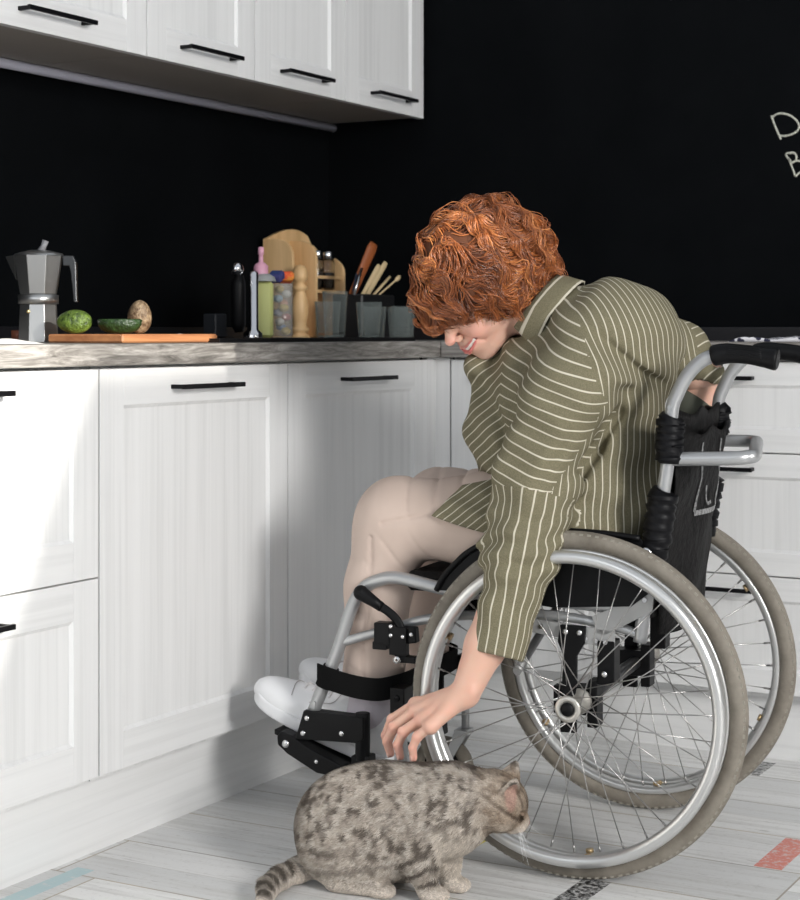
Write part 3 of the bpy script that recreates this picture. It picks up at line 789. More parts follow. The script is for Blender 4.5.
def clothlump(name, label, loc, sx, sy, h, seed):
    N = 22; V = []; 
    for s_ in (1, 0):
        for i in range(N+1):
            for j in range(N+1):
                u, v = i/N*2-1, j/N*2-1; e = max(0, 1-max(abs(u), abs(v))**4)
                z = h*e*(.7+.3*math.sin(u*4+seed+v*2)*math.cos(v*5+seed)) if s_ else 0
                V.append((u*sx, v*sy, z+.0005))
    q = (N+1)**2; Fc = [(s_*q+i*(N+1)+j, s_*q+i*(N+1)+j+1, s_*q+(i+1)*(N+1)+j+1, s_*q+(i+1)*(N+1)+j) for s_ in (0, 1) for i in range(N) for j in range(N)]
    o = build(name, MB().add(V, Fc, 0, True), CLW); o.location = loc; return tag(o, label, 'cloth')
clothlump('folded_cloth', 'crumpled white cloth on the worktop at the left edge, in front of the coffee pot', (-2.06, 2.20, CT), .07, .115, .011, 1)
clothlump('folded_cloth', 'small white cloth lying behind the right end of the chopping board', (-2.22, 2.99, CT), .05, .055, .018, 3)
tag(build('bowl', MB().lathe([(.0001, 0), (.010, .001), (.015, .010), (.016, .024), (.014, .024), (.012, .012), (.0001, .005)], 24, c=(-2.33, 2.635, CT)), new_mat('reddish_clay', (.30, .10, .05), .5)), 'small reddish-brown bowl half hidden behind the coffee pot', 'bowl')
# ---- tap, soap, canister
e = thing('kitchen_tap', (-2.2, 3.235, SZ), 'black and chrome kitchen tap with a round chrome knob, left of the soap bottle', 'tap')
build('column', MB().lathe([(.022, 0), (.022, .01), (.0135, .018), (.0125, .145), (.008, .150), (.0001, .150)], 28, c=(.006, .022, 0)), CHROME, e)
build('lever', MB().tube([(-.008, -.012, .012), (-.010, -.013, .03), (-.010, -.014, .12), (-.009, -.013, .140)], [.010, .0165, .0165, .011], 20), BLKP, e)
build('knob', MB().ball((-.008, -.022, .153), .0155, n=16), CHROME, e)
tag(build('scouring_block', MB().box((-2.27, 3.17, SZ), (-2.235, 3.215, .968), bev=.003), new_mat('dark_grey_block', (.012, .014, .018), .6)), 'low dark grey block standing left of the kitchen tap', 'sponge')
GL = new_mat('clear_glass', (.97, .99, .98), .03); GL.node_tree.nodes['Principled BSDF'].inputs['Transmission Weight'].default_value = 1; GL.node_tree.nodes['Principled BSDF'].inputs['IOR'].default_value = 1.45
e = thing('soap_bottle', (-2.20, 3.305, SZ), 'yellow-green washing-up liquid bottle with a pink pump', 'soap bottle', math.radians(29))
liq = new_mat('yellow_green_soap', (.62, .64, .24), .3)
build('bottle', MB().box((-.024, -.018, 0), (.024, .018, .128), bev=.006), liq, e)
build('shoulder', MB().lathe([(.0305, .128), (.027, .138), (.016, .145), (.0001, .146)], 28), new_mat('grey_cap', (.36, .37, .36), .5), e)
pk_ = new_mat('pink_plastic', (.75, .38, .50), .4)
build('pump', MB().lathe([(.0165, .144), (.0165, .162), (.012, .168), (.0055, .172), (.005, .188), (.007, .190), (.0065, .206), (.0001, .207)], 24, c=(-.004, 0, 0)), pk_, e)
JAR = new_mat('clear_plastic', (.80, .80, .76), .12, spec=.6); JAR.node_tree.nodes['Principled BSDF'].inputs['Alpha'].default_value = .22
GLS = new_mat('thin_glass', (.34, .39, .37), .06, spec=1.0); t = NT(GLS); t.t.links.new(t.math('ADD', t.math('MULTIPLY', t.math('POWER', t.n('ShaderNodeLayerWeight', ins={'Blend': .5}).outputs['Facing'], 2.2), .55), .045), GLS.node_tree.nodes['Principled BSDF'].inputs['Alpha'])
e = thing('canister', (-2.20, 3.385, SZ), 'clear plastic canister of coloured tablets between the soap bottle and the wooden rack', 'canister', math.radians(29))
can = MB().lathe([(.0001, .0), (.024, .0), (.0255, .003), (.0255, .125), (.0242, .125), (.0242, .004), (.0001, .003)], 32)
build('jar', can, JAR, e)
rq = random.Random(4)
TC_ = [(.75, .55, .15), (.30, .42, .70), (.75, .72, .66), (.62, .20, .18), (.55, .57, .70), (.70, .50, .12), (.75, .35, .20), (.42, .60, .75), (.70, .68, .62), (.70, .52, .16)]
tm_ = [new_mat('tablet_colour', c_, .5) for c_ in TC_]
for k in range(10):
    a = k*2.4; p_ = (-2.20+.0105*math.cos(a), 3.385+.0105*math.sin(a), SZ+.0145+.0108*k)
    o = build('tablet', MB().ball((0, 0, 0), .0115, n=10, sc=(1, 1, .8)), tm_[k]); o.location = p_
    tag(o, 'small coloured tablet inside the clear canister by the soap bottle', 'tablet', 'coloured tablets in the clear canister')
for nm, lb, c_, (dx_, dy_, dz_), rz_ in (('sponge', 'blue sponge tilted on the canister rim, next to the pink pump', (.03, .06, .22), (.002, -.026, .126), .3), ('sponge', 'red and orange sponge on the canister top beside the blue sponge', (.75, .10, .03), (.0, .018, .126), .8)):
    m_ = new_mat('sponge_colour', c_, .8); t = NT(m_); t.col(t.ramp(t.noise(t.obj(), 45, 2), [(.42, c_), (.58, (.05, .05, .18) if c_[0] < .1 else (.85, .30, .05))]))
    mb = MB().box((-.017, -.018, 0), (.017, .018, .022), bev=.005); R_ = Matrix.Rotation(.35 if rz_ < .5 else -.3, 4, 'X'); mb.v = [tuple(R_ @ Vector(v)) for v in mb.v]
    zm = min(v[2] for v in mb.v); mb.v = [(v[0], v[1], v[2]-zm) for v in mb.v]
    o = build(nm, mb, m_); o.location = (-2.20+dx_, 3.385+dy_, SZ+dz_-.001); o.rotation_euler = (0, 0, rz_); tag(o, lb, 'sponge')
# ---- wooden spice rack
RX0, RX1, RY0, RY1 = -2.505, -2.415, 3.765, 4.03
e = thing('spice_rack', ((RX0+RX1)/2, (RY0+RY1)/2, CT), 'pale wooden spice rack with an arched top standing in the corner', 'spice rack'); ox, oy = e.location.x, e.location.y
arch = [(RY0-oy, 0), (RY1-oy, 0), (RY1-oy, .235)]+[(RY1-oy-.014*(k+1), .235+.022*math.sin((k+1)/3*PI/2)) for k in range(3)]
w_ = RY1-RY0; arch += [(RY1-oy-.06-(w_-.06)*k/10, .262+.032*math.sin(PI*(.12+.88*k/10)**.8)) for k in range(0, 10)]+[(RY0-oy, .262)]
build('back_board', MB().prism(arch, RX0-ox, RX0-ox+.008, 'x'), WOODL, e)
def side(yy, h, name='side_panel'):
    P = [(RX0-ox+.008, 0), (RX1-ox, 0), (RX1-ox, h-.045)]+[(RX1-ox-.055*(1-math.cos(k/6*PI/2)), h-.045+.045*math.sin(k/6*PI/2)) for k in range(1, 7)]+[(RX0-ox+.008, h)]
    build(name, MB().prism(P, yy-oy-.005, yy-oy+.005, 'y'), WOODL, e, bevel=.0012)
side(RY0+.005, .262); side(3.884, .262, 'divider'); side(RY1-.005, .225)
build('shelf', MB().box((RX0-ox+.008, 3.89-oy, .125), (RX1-ox-.004, RY1-oy-.011, .133)), WOODL, e)
build('shelf', MB().box((RX0-ox+.008, RY0-oy+.011, .0), (RX1-ox-.004, RY1-oy-.011, .008)), WOODL, e)
build('rail', MB().box((RX1-ox-.010, 3.89-oy, .163), (RX1-ox-.004, RY1-oy-.011, .171)), WOODL, e)
SPI = new_mat('dark_spice', (.06, .04, .03), .6)
for k, (yy, lb) in enumerate(((3.935, 'small glass spice jar with a chrome lid, left one on the rack shelf'), (3.990, 'small glass spice jar with a chrome lid, right one on the rack shelf'))):
    j = thing('spice_jar', (-2.448, yy, CT+.1335), lb, 'jar', group='spice jars on the wooden rack')
    build('glass', MB().lathe([(.0001, 0), (.019, 0), (.020, .004), (.020, .075), (.017, .083), (.0155, .083), (.0185, .074), (.0185, .006), (.0001, .004)], 24), GL, j)
    build('contents', MB().lathe([(.0001, .0045), (.0175, .006), (.0175, .045), (.0001, .047)], 20), SPI, j)
    build('lid', MB().lathe([(.0175, .083), (.0185, .084), (.0185, .102), (.017, .104), (.0001, .104)], 24), CHROME, j)
pm_ = MB().lathe([(.0001, 0), (.024, .0), (.026, .008), (.025, .012), (.018, .016), (.018, .020), (.0235, .025), (.0235, .031), (.017, .037), (.018, .050), (.022, .070), (.0225, .085), (.019, .104), (.0135, .122), (.0135, .126), (.020, .130), (.020, .136), (.013, .141), (.012, .147), (.018, .152), (.0205, .160), (.021, .170), (.0185, .181), (.011, .190), (.0001, .193)], 32)
o = build('pepper_mill', pm_, WOODL); o.location = (-2.375, 3.738, CT); tag(o, 'pale turned wooden pepper mill in front of the spice rack', 'pepper mill')
# ---- glasses and utensils
glp = [(.0001, .006), (.024, .006), (.026, 0), (.029, .004), (.036, .090), (.0345, .0905), (.027, .012), (.0001, .010)]
g0 = build('drinking_glass', MB().lathe(glp, 28), GLS)
spots = [(-2.10, 3.425, SZ, 'clear drinking glass at the left end of the row, below the spice jars'), (-2.16, 3.555, SZ, 'tall clear drinking glass in front of the utensil holder'), (-2.06, 3.545, SZ, 'clear drinking glass at the front of the row under the wooden spatula'),
         (-2.13, 3.690, CT, 'clear drinking glass to the right of the utensil holder'), (-2.03, 3.655, CT, 'clear drinking glass nearest the worktop edge'), (-2.12, 3.800, CT, 'clear drinking glass at the right end of the row beside the red hair')]
for k, (x_, y_, z_, lb) in enumerate(spots):
    o = g0 if k == 0 else dup(g0); o.location = (x_, y_, z_); o.scale = (.86, .86, 1.22 if k == 1 else .92); tag(o, lb, 'glass', 'drinking glasses beside the sink')
e = thing('utensil_holder', (-2.27, 3.88, CT), 'black utensil holder behind the row of glasses', 'utensil holder')
build('box', MB().box((-.045, -.085, 0), (.045, .085, .118), bev=.004), new_mat('matt_black_box', (.008, .008, .009), .5), e)
def utensil(nm, lb, a, b, w, m, shape='flat'):
    a = Vector(a); b = Vector(b); mb = MB()
    if shape == 'flat': mb.tube([a, a.lerp(b, .4), a.lerp(b, .9), b], [w*.7, w*.85, w, w*.8], 14, flat=.35)
    elif shape == 'spoon': mb.tube([a, a.lerp(b, .75), a.lerp(b, .82), a.lerp(b, .92), b], [w*.5, w*.5, w*1.2, w*1.3, w*.4], 14, flat=.6)
    else: mb.tube([a, b], w, 12)
    tag(build(nm, mb, m, origin=tuple(a)), lb, 'kitchen utensil')
red = new_mat('red_brown_wood', (.30, .085, .025), .45); pale = new_mat('pale_utensil_wood', (.60, .46, .26), .6); dk = new_mat('dark_blue_grip', (.012, .02, .04), .4)
Z1 = .905+.115
utensil('wooden_spatula', 'wide red-brown wooden spatula leaning to the right in the holder', (-2.265, 3.810, Z1), (-2.24, 3.88, 1.155), .016, red)
utensil('wooden_spoon', 'pale wooden spoon handle just right of the red-brown spatula', (-2.255, 3.845, Z1), (-2.235, 3.90, 1.100), .0085, pale)
utensil('wooden_spoon', 'longer pale wooden spoon handle between the spatula and the thin stick', (-2.25, 3.862, Z1), (-2.23, 3.925, 1.108), .0085, pale)
utensil('chopstick', 'thin pale wooden stick in the utensil holder', (-2.25, 3.89, Z1), (-2.235, 3.955, 1.072), .0035, pale, 'rod')
utensil('pastry_brush', 'small pale-tipped brush at the right end of the holder', (-2.25, 3.915, Z1), (-2.225, 3.995, 1.075), .005, pale, 'spoon')
utensil('knife', 'dark blue knife handle leaning left of the red-brown spatula', (-2.255, 3.80, Z1), (-2.26, 3.83, 1.075), .009, dk)
utensil('whisk', 'grey metal handle at the left end of the utensil holder', (-2.25, 3.795, Z1), (-2.25, 3.835, 1.09), .004, STEEL, 'rod')
# ---- patterned towel on the back worktop
tw = new_mat('black_white_pattern', (.8, .8, .8), .9); t = NT(tw)
t.col(t.ramp(t.n('ShaderNodeTexVoronoi', ins={'Vector': t.mapping(t.obj(), (1.2, 1, 1)), 'Scale': 55.0}).outputs[0], [(.44, (.03, .03, .06)), (.50, (.78, .77, .80))]))
N = 30; V = []; 
for s_ in (1, 0):
    for i in range(N+1):
        for j in range(9):
            u, v = i/N, j/8; z = (.008+.003*math.sin(u*17+v*3)+.001*math.sin(u*41))*min(1, u*12, (1-u)*12) if s_ else 0
            V.append((-.19+.38*u, -.05+.11*v, z+.0004))
q = (N+1)*9; Fc = [(s_*q+i*9+j, s_*q+i*9+j+1, s_*q+(i+1)*9+j+1, s_*q+(i+1)*9+j) for s_ in (0, 1) for i in range(N) for j in range(8)]
Fc += [(i*9+j, (i+1)*9+j, q+(i+1)*9+j, q+i*9+j) for i in range(N) for j in (0, 8)]
o = build('tea_towel', MB().add(V, Fc, 0, True), tw); o.location = (-1.03, 3.70, CT); tag(o, 'folded black and white patterned tea towel on the back worktop', 'tea towel')
# ================================================================ the person in the wheelchair (same axes as the chair)
pr = thing('person', CO, 'person with curly red hair and striped olive shirt, leaning down to stroke the cat', 'person', CA)
# head frame
LEFT = A(.927, .376, 0); TC = A(-.376, .927, 0); UPV = A(0, 0, 1)
hf = .66*LEFT-.68*UPV+.24*TC; hf /= np.linalg.norm(hf)
hu = .62*LEFT+.68*UPV+.33*TC; hu -= hf*(hu@hf); hu /= np.linalg.norm(hu)
hs = np.cross(hu, hf)
HC = A(.212, .13, 1.012); HM = np.stack([hf, hs, hu], 1)      # columns; local = (P-HC)@HM
HS = .97
def H(x, y, z): return HC+HS*(hf*x+hs*y+hu*z)
def hcap(a, b, ra, rb=None): return cap(H(*a), H(*b), ra*HS, None if rb is None else rb*HS)
def hell(c, r): return ell(H(*c), A(*r)*HS, HM)
head = [
 ('+', hell((-.012, 0, .025), (.094, .075, .085)), 0),
 ('+', hell((.030, 0, -.028), (.060, .060, .072)), .02),
 ('+', hell((.026, 0, -.070), (.054, .050, .042)), .015),
 ('+', hell((.070, 0, -.100), (.020, .024, .018)), .022), ('+', hell((.048, 0, -.090), (.034, .038, .020)), .015),
 ('+', hell((.071, 0, .012), (.020, .044, .016)), .02)]
for s_ in (1, -1):
    head += [('+', hell((.058, .036*s_, -.044), (.028, .024, .023)), .014),
             ('-', hell((.088, .033*s_, -.004), (.015, .018, .011)), .012),
             ('+', hell((.072, .032*s_, -.006), (.0135, .0145, .0115)), .005),
             ('+', hell((.0, .073*s_, -.012), (.018, .008, .028)), .006)]
head += [('+', hcap((.084, 0, .004), (.106, 0, -.034), .0075, .0105), .012), ('+', hell((.111, 0, -.038), (.0104, .0098, .0085)), .006)]
for s_ in (1, -1):
    head += [('+', hell((.099, .0125*s_, -.0425), (.0082, .0056, .0058)), .004), ('-', hell((.104, .0075*s_, -.049), (.0055, .0035, .004)), .002)]
head += [('+', hell((.079, 0, -.070), (.022, .034, .022)), .012)]
# smiling mouth
head += [('+', hell((.064, 0, -.070), (.020, .038, .020)), .014)]
hd0 = comb(head)
def on_face(y, z, d=0.0):
    lo_, hi_ = .02, .16
    for _ in range(20):
        m = (lo_+hi_)/2
        if hd0(H(m, y, z)[None])[0] < 0: lo_ = m
        else: hi_ = m
    return (lo_+d, y, z)
MY = [-.0385, -.031, -.020, -.007, .007, .020, .031, .0385]
def zc(y, zm, ze, pw=1.6): return zm+(ze-zm)*(abs(y)/.0385)**pw
LU = [on_face(y, zc(y, -.0665, -.0525), .0002) for y in MY]
LL = [on_face(y, zc(y, -.0800, -.0535), .0002) for y in MY]
LM = [on_face(y, zc(y, -.0730, -.0530), .0010) for y in MY]
LT = [on_face(y, zc(y, -.0712, -.0530), -.0042) for y in MY]
RU = [.0008, .0018, .0025, .0029, .0029, .0025, .0018, .0008]; RL = [.0008, .0022, .0032, .0038, .0038, .0032, .0022, .0008]; RM = [.0004, .0024, .0037, .0042, .0042, .0037, .0024, .0004]
def seg_(L, r, op, k): return [(op, hcap(L[i], L[i+1], r[i], r[i+1]), k) for i in range(len(L)-1)]
head += seg_(LU, RU, '+', .003)+seg_(LL, RL, '+', .003)+seg_(LM, RM, '-', .0015)
# smile line
SLn = [on_face(.017, -.046, .0006), on_face(.030, -.0515, .0004), on_face(.040, -.058, .0004), on_face(.043, -.068, .0010)]
head += [('-', hcap(SLn[i], SLn[i+1], .0016), .006) for i in range(3)]
neck_base = A(.060, .075, .945)
head += [('+', cap(H(-.030, 0, -.060), neck_base, .054, .058), .02)]
# body under the clothes, arms and hands
SH_N = A(.0, .185, .885); EL_N = A(.085, .262, .555); WR_N = A(.165, .325, .318)
SH_F = A(-.035, -.16, .90); EL_F = A(-.108, -.275, .842); WR_F = A(-.06, -.262, .70)
AN_N = A(.428, .115, .235); AN_F = A(.436, -.095, .235); KN_N = A(.372, .118, .585); KN_F = A(.372, -.10, .590)
body = [('+', ell((.06, .03, .84), (.10, .15, .12)), 0), ('+', ell((.06, 0, .66), (.10, .13, .14)), .05), ('+', cap(neck_base, (.05, .05, .85), .055, .09), .03)]
body += chain([SH_N, EL_N], [.05, .042], .03)+chain([SH_F, EL_F], [.048, .040], .03)
body += chain([(.0, .08, .59), KN_N, AN_N], [.07, .050, .030], .02)+chain([(.0, -.08, .59), KN_F, AN_F], [.07, .050, .030], .02)
body += chain([AN_N, (.52, .11, .195)], [.030, .016], .02)+chain([AN_F, (.52, -.09, .195)], [.030, .016], .02)
def hand_prims(W, mcp, fing, thumb, elbow, r0=.042, rw=.0245):
    L = []
    m = elbow*.42+W*.58
    L += chain([elbow, m, W], [r0, .0345, rw], .012)
    for M_ in mcp: L.append(('+', cap(W, M_, .0185, .0108), .010))
    L.append(('+', cap(mcp[0], mcp[3], .010, .0095), .012))
    for F_, r in zip(fing, (.0086, .0088, .0084, .0076)):
        L += chain(F_, [r*1.14, r*1.04, r*.94, r*.80], .0022)
        L.append(('+', cap(F_[1]-A(0,0,.0005), F_[1], r*1.1), .003))
    L += chain(thumb, [.014, .0115, .0098, .0085], .004)
    return L
fN = [[A(.264, .304, .287), A(.307, .304, .258), A(.319, .305, .229), A(.314, .305, .209)],
      [A(.258, .325, .279), A(.295, .326, .250), A(.307, .327, .224), A(.301, .327, .205)],
      [A(.238, .346, .271), A(.269, .347, .249), A(.279, .348, .226), A(.274, .348, .207)],
      [A(.212, .366, .266), A(.235, .369, .248), A(.243, .370, .229), A(.241, .370, .212)]]
thN = [WR_N+A(.02, -.014, -.008), A(.222, .288, .285), A(.252, .280, .262), A(.268, .284, .240)]
hand = hand_prims(WR_N, [f_[0] for f_ in fN], fN, thN, EL_N+A(.012, .012, -.05))
hand += [('+', ell(WR_N+A(-.016, .012, .008), (.0085, .0085, .0085)), .012)]      # wrist bone
# far forearm and hand, resting behind the chair
fF = []
for k in range(4):
    b = WR_F+A(.012+.006*k-.02, .018-.001*k, -.085); b = WR_F+A(-.030+.019*k, .0, -.082)
    fF.append([b, b+A(.004, .012, -.032), b+A(.004, .030, -.048), b+A(.002, .042, -.044)])
thF = [WR_F+A(.02, .004, -.02), WR_F+A(.045, .01, -.045), WR_F+A(.055, .02, -.07), WR_F+A(.052, .032, -.088)]
handF = hand_prims(WR_F, [f_[0] for f_ in fF], fF, thF, EL_F, .0385, .026)
p1 = isomesh(comb(head), HC-.16, HC+.17, .0019)
p2_ = isomesh(comb(body), (-.25, -.42, .12), (.65, .40, 1.08), .007)
p3_ = isomesh(comb(hand), (.04, .22, .17), (.36, .41, .58), .0019)
p4_ = isomesh(comb(handF), (-.22, -.36, .50), (.05, -.15, .93), .0026)
V, Q = join_vq([p1, p2_, p3_, p4_])
SKIN = new_mat('fair_skin', (.8, .5, .4), .48, spec=.4); t = NT(SKIN)
at = t.n('ShaderNodeAttribute', attribute_name='tone')
sn_ = t.noise(t.obj(), 38, 4, .6)
c = t.mix(t.math('MULTIPLY', t.ramp(sn_, [(.45, (0, 0, 0)), (.72, (1, 1, 1))]), .35), at.outputs['Color'], (.74, .34, .25)); t.col(c)
SKIN.node_tree.nodes['Principled BSDF'].inputs['Subsurface Weight'].default_value = .15
SKIN.node_tree.nodes['Principled BSDF'].inputs['Subsurface Radius'].default_value = (.01, .004, .002)
SKIN.node_tree.nodes['Principled BSDF'].inputs['Subsurface Scale'].default_value = .6
t.bump(t.noise(t.obj(), 420, 2), .12, .0006)
bd = npmesh('body', V, Q, SKIN, pr)
tone = np.tile(A(.68, .42, .32), (len(V), 1))
def blend(mask, col):
    global tone; tone = tone*(1-mask[:, None])+mask[:, None]*A(*col)
q = (V-HC)@HM/HS
def near_seg(L, r, soft):
    m = np.zeros(len(V))
    for i in range(len(L)-1):
        a = A(*L[i]); b = A(*L[i+1]); ab = b-a; tt = np.clip(((q-a)@ab)/(ab@ab), 0, 1)
        m = np.maximum(m, np.clip(1-(vlen(q-a-tt[:, None]*ab)-r)/soft, 0, 1))
    return m
for s_ in (1, -1):
    blend(.45*np.clip(1.3-vlen((q-A(.072, .042*s_, -.045))/A(.03, .026, .026)), 0, 1), (.80, .30, .24))
blend(.55*np.clip(1.4-vlen((q-A(.112, 0, -.040))/A(.016, .016, .013)), 0, 1), (.78, .30, .24))
blend(near_seg(LU, .0026, .0018), (.55, .17, .15)); blend(near_seg(LL, .0038, .0018), (.60, .16, .15))
blend(near_seg([tuple(A(*m)-A(.0065, 0, 0)) for m in LM], .0030, .0008), (.18, .04, .04))
for s_ in (1, -1): blend(near_seg([(.086, .020*s_, -.009), (.088, .033*s_, -.0125), (.082, .046*s_, -.010)], .0007, .0009), (.12, .05, .03))
for F_ in fN:
    dd = np.full(len(V), 9.)
    for i in range(1, 4): dd = np.minimum(dd, vlen(V-F_[i]))
    blend(.55*np.clip(1.2-dd/.013, 0, 1), (.80, .33, .27)); blend(.45*np.clip(1.2-vlen(V-F_[0])/.014, 0, 1), (.80, .36, .30))
    nl = F_[3]+A(.004, 0, .004)
vattr(bd, 'tone', tone)
th = isomesh(comb([('+', hcap(LT[i], LT[i+1], .0034), .002) for i in range(1, 6)]), H(.06, 0, -.065)-.06, H(.06, 0, -.065)+.06, .0014)
tm = new_mat('tooth_white', (.80, .76, .70), .25)
npmesh('teeth', th[0], th[1], tm, pr)
nm = new_mat('fingernail', (.78, .48, .40), .35)
for F_ in fN:
    a, b = F_[2], F_[3]; d = (b-a)/np.linalg.norm(b-a); out = np.cross(A(0, 1, 0), d); out = out if out[0] > 0 else -out; out = out/np.linalg.norm(out)*.6+A(0, .55, 0); out /= np.linalg.norm(out)
    M = np.stack([np.cross(out, d), out, d], 1); M /= np.sqrt((M*M).sum(0))
    v, q_ = isomesh(comb([('+', ell(b+out*.0052-d*.0005, (.0050, .0018, .0068), M), 0)]), b-.014, b+.014, .0010)
    npmesh('fingernail', v, q_, nm, pr)

# ---------------------------------------------------------------- shirt
def folds(P):
    x, y, z = P[:, 0], P[:, 1], P[:, 2]
    d = .0045*np.sin((x*.9+z*.55)*62+2.2*np.sin(y*14+z*9))*np.clip((.95-z)*4, 0, 1)
    d += .0030*np.sin((x*.5-z*.8)*95+1.7*np.sin(y*21)+x*13)
    d = d*np.where(y > .2, np.clip((z-.40)/.07, .08, 1), 1.)
    # soft wrinkles round the sleeve
    ta = np.exp(-((z-.56)/.06)**2)*(y > .18)
    d += ta*.004*np.sin(z*170+x*55+2*np.sin(x*40))
    # long drag folds from the armpit
    yy = np.clip((y-.03)*12, 0, 1)
    d += .016*np.exp(-((x+.030-(z-.93)*.81)/.013)**2)*np.clip((z-.80)*22, 0, 1)*np.clip((.935-z)*22, 0, 1)*yy
    d -= .007*np.exp(-((x+.005-(z-.93)*.81)/.016)**2)*np.clip((z-.78)*12, 0, 1)*np.clip((.96-z)*12, 0, 1)*yy
    d += .013*np.exp(-((x+.058+(z-.81)*.5)/.012)**2)*np.clip((z-.62)*16, 0, 1)*np.clip((.84-z)*16, 0, 1)*yy
    d += .008*np.exp(-((x+.010+(z-.76)*.55)/.011)**2)*np.clip((z-.64)*16, 0, 1)*np.clip((.80-z)*16, 0, 1)*yy
    d += .007*np.exp(-((x-.150-(z-.72)*.25)/.012)**2)*np.clip((z-.60)*9, 0, 1)*np.clip((.92-z)*9, 0, 1)*yy
    return d
CUFF = A(.118, .300, .385)
torso = [('+', ell((.062, .02, .82), (.160, .185, .15)), 0),
         ('+', ell((-.012, .022, .908), (.122, .188, .116)), .04),
         ('+', ell((.055, .0, .665), (.168, .180, .13)), .06),
         ('+', ell((.045, .0, .585), (.165, .202, .085)), .05),
         ('+', ell((.190, .03, .745), (.072, .11, .10)), .03),
         ('+', cap((.05, .07, .925), (.075, .085, .945), .066, .060), .03),
         ('+', ell((.225, .06, .862), (.034, .07, .030)), .035)]
armN = chain([(-.005, .150, .905), (.020, .205, .82), (.070, .238, .675), (.088, .262, .545), CUFF], [.070, .074, .066, .060, .0475], .035)
armF = chain([(-.03, -.14, .915), (-.07, -.225, .885), (-.104, -.268, .850)], [.062, .056, .050], .03)
shirt = torso+armN+armF
# openings
ax_c = (CUFF-A(.088, .262, .545)); ax_c /= np.linalg.norm(ax_c)
shirt += [('&', lambda P: np.where(P[:, 1] > .15, (P-CUFF-ax_c*.004)@ax_c, -1.), .003), ('-', cap(CUFF-ax_c*.03, CUFF+ax_c*.06, .0400), .002)]
afd = A(-.10, -.34, -.62); afd /= np.linalg.norm(afd); CF = A(-.104, -.268, .836)
shirt += [('&', lambda P: np.where(P[:, 1] < -.19, (P-CF)@afd, -1.), .003), ('-', cap(CF-afd*.03, CF+afd*.05, .043), .002)]
nd = H(-.02, 0, -.06)-neck_base; nd /= np.linalg.norm(nd)
shirt += [('-', cap(neck_base+nd*.02, neck_base+nd*.16, .057, .07), .006)]
# flat hem under which the trousers come out
def hem(P): return (.548+.012*np.sin(P[:, 0]*24)+.010*np.sin(P[:, 0]*55+1)-P[:, 2])
shirt += [('&', lambda P: np.where((P[:, 1] < .21), hem(P), -1.), .004)]
trou = [('+', ell((.0, 0, .585), (.12, .155, .075)), 0)]
trou += chain([(.02, .075, .585), (.20, .108, .585), KN_N, KN_N+A(.012, 0, -.03)], [.072, .083, .070, .066], .03)
trou += chain([KN_N+A(.012, 0, -.02), (.410, .118, .46), (.424, .116, .268)], [.068, .061, .0565], .02)
tF = chain([(.02, -.085, .590), (.20, -.10, .590), KN_F, KN_F+A(.012, 0, -.03)], [.086, .080, .066, .062], .03)
tF += chain([KN_F+A(.012, 0, -.02), (.395, -.10, .46), (.416, -.098, .268)], [.066, .060, .0555], .02)
def tfold(P):
    x, y, z = P[:, 0], P[:, 1], P[:, 2]
    def ridge(t, p=3): return (1-np.abs(np.sin(t)))**p
    win = lambda v_, a_, b_, s_: np.clip((v_-a_)*s_, 0, 1)*np.clip((b_-v_)*s_, 0, 1)
    d = .0035*np.sin((x*.8+z*.9)*48+2*np.sin(y*22))*np.clip((.62-z)*3, 0, 1)*.6
    # creases pulled tight over the top of the knee and along the thigh
    d += .0050*ridge((x*.95-z*.45)*62+y*6+.5*np.sin(z*40))*win(x, .17, .40, 16)*np.clip((z-.575)*18, 0, 1)
    # creases behind and below the knee
    d += .0045*ridge((z*.75-x*.95)*46+.5*np.sin(x*30+z*22)+y*5, 5)*win(z, .46, .585, 14)*win(x, .24, .43, 16)
    d += .0030*ridge(z*62-x*30+.9*np.sin(y*38), 6)*win(z, .265, .40, 12)
    # side seams
    d += .0035*np.exp(-((z-.600+(x-.30)*.25)/.0040)**2)*(x < .375)*(np.abs(y) > .1)
    d += .0035*np.exp(-((x-.405+(z-.45)*.10)/.0040)**2)*(z < .56)*(np.abs(y) > .1)
    return d
tcut = [('&', lambda P: .262+.02*(P[:, 0]-.42)-P[:, 2], .003)]
for (c0, c1) in (((.426, .116, .30), (.43, .116, .22)), ((.418, -.098, .30), (.42, -.098, .22))): tcut.append(('-', cap(c0, c1, .045), .002))
tr_f = comb(trou+tF+tcut, tfold)
tr0 = comb(trou)
sf = comb(shirt, folds)
v, qd = isomesh(sf, (-.25, -.38, .355), (.38, .38, 1.07), .0042)
CLO = new_mat('olive_striped_cloth', (.2, .19, .12), .85, spec=.15); t = NT(CLO)
sa = t.n('ShaderNodeAttribute', attribute_name='stripe').outputs['Fac']
wob = t.math('MULTIPLY', t.math('SUBTRACT', t.noise(t.obj(), 60, 3), .5), .05)
fr = t.math('ABSOLUTE', t.math('SUBTRACT', t.math('FRACT', t.math('ADD', sa, wob)), .5))
line = t.ramp(fr, [(.0, (1, 1, 1)), (.055, (1, 1, 1)), (.085, (0, 0, 0))])
wv = t.noise(t.obj(), 650, 2, .6); base = t.ramp(wv, [(.3, (.135, .119, .072)), (.7, (.218, .198, .130))])
c = t.mix(line, base, (.58, .545, .44)); t.col(c); t.bump(wv, .5, .0012)
sh = npmesh('shirt', v, qd, CLO, pr)
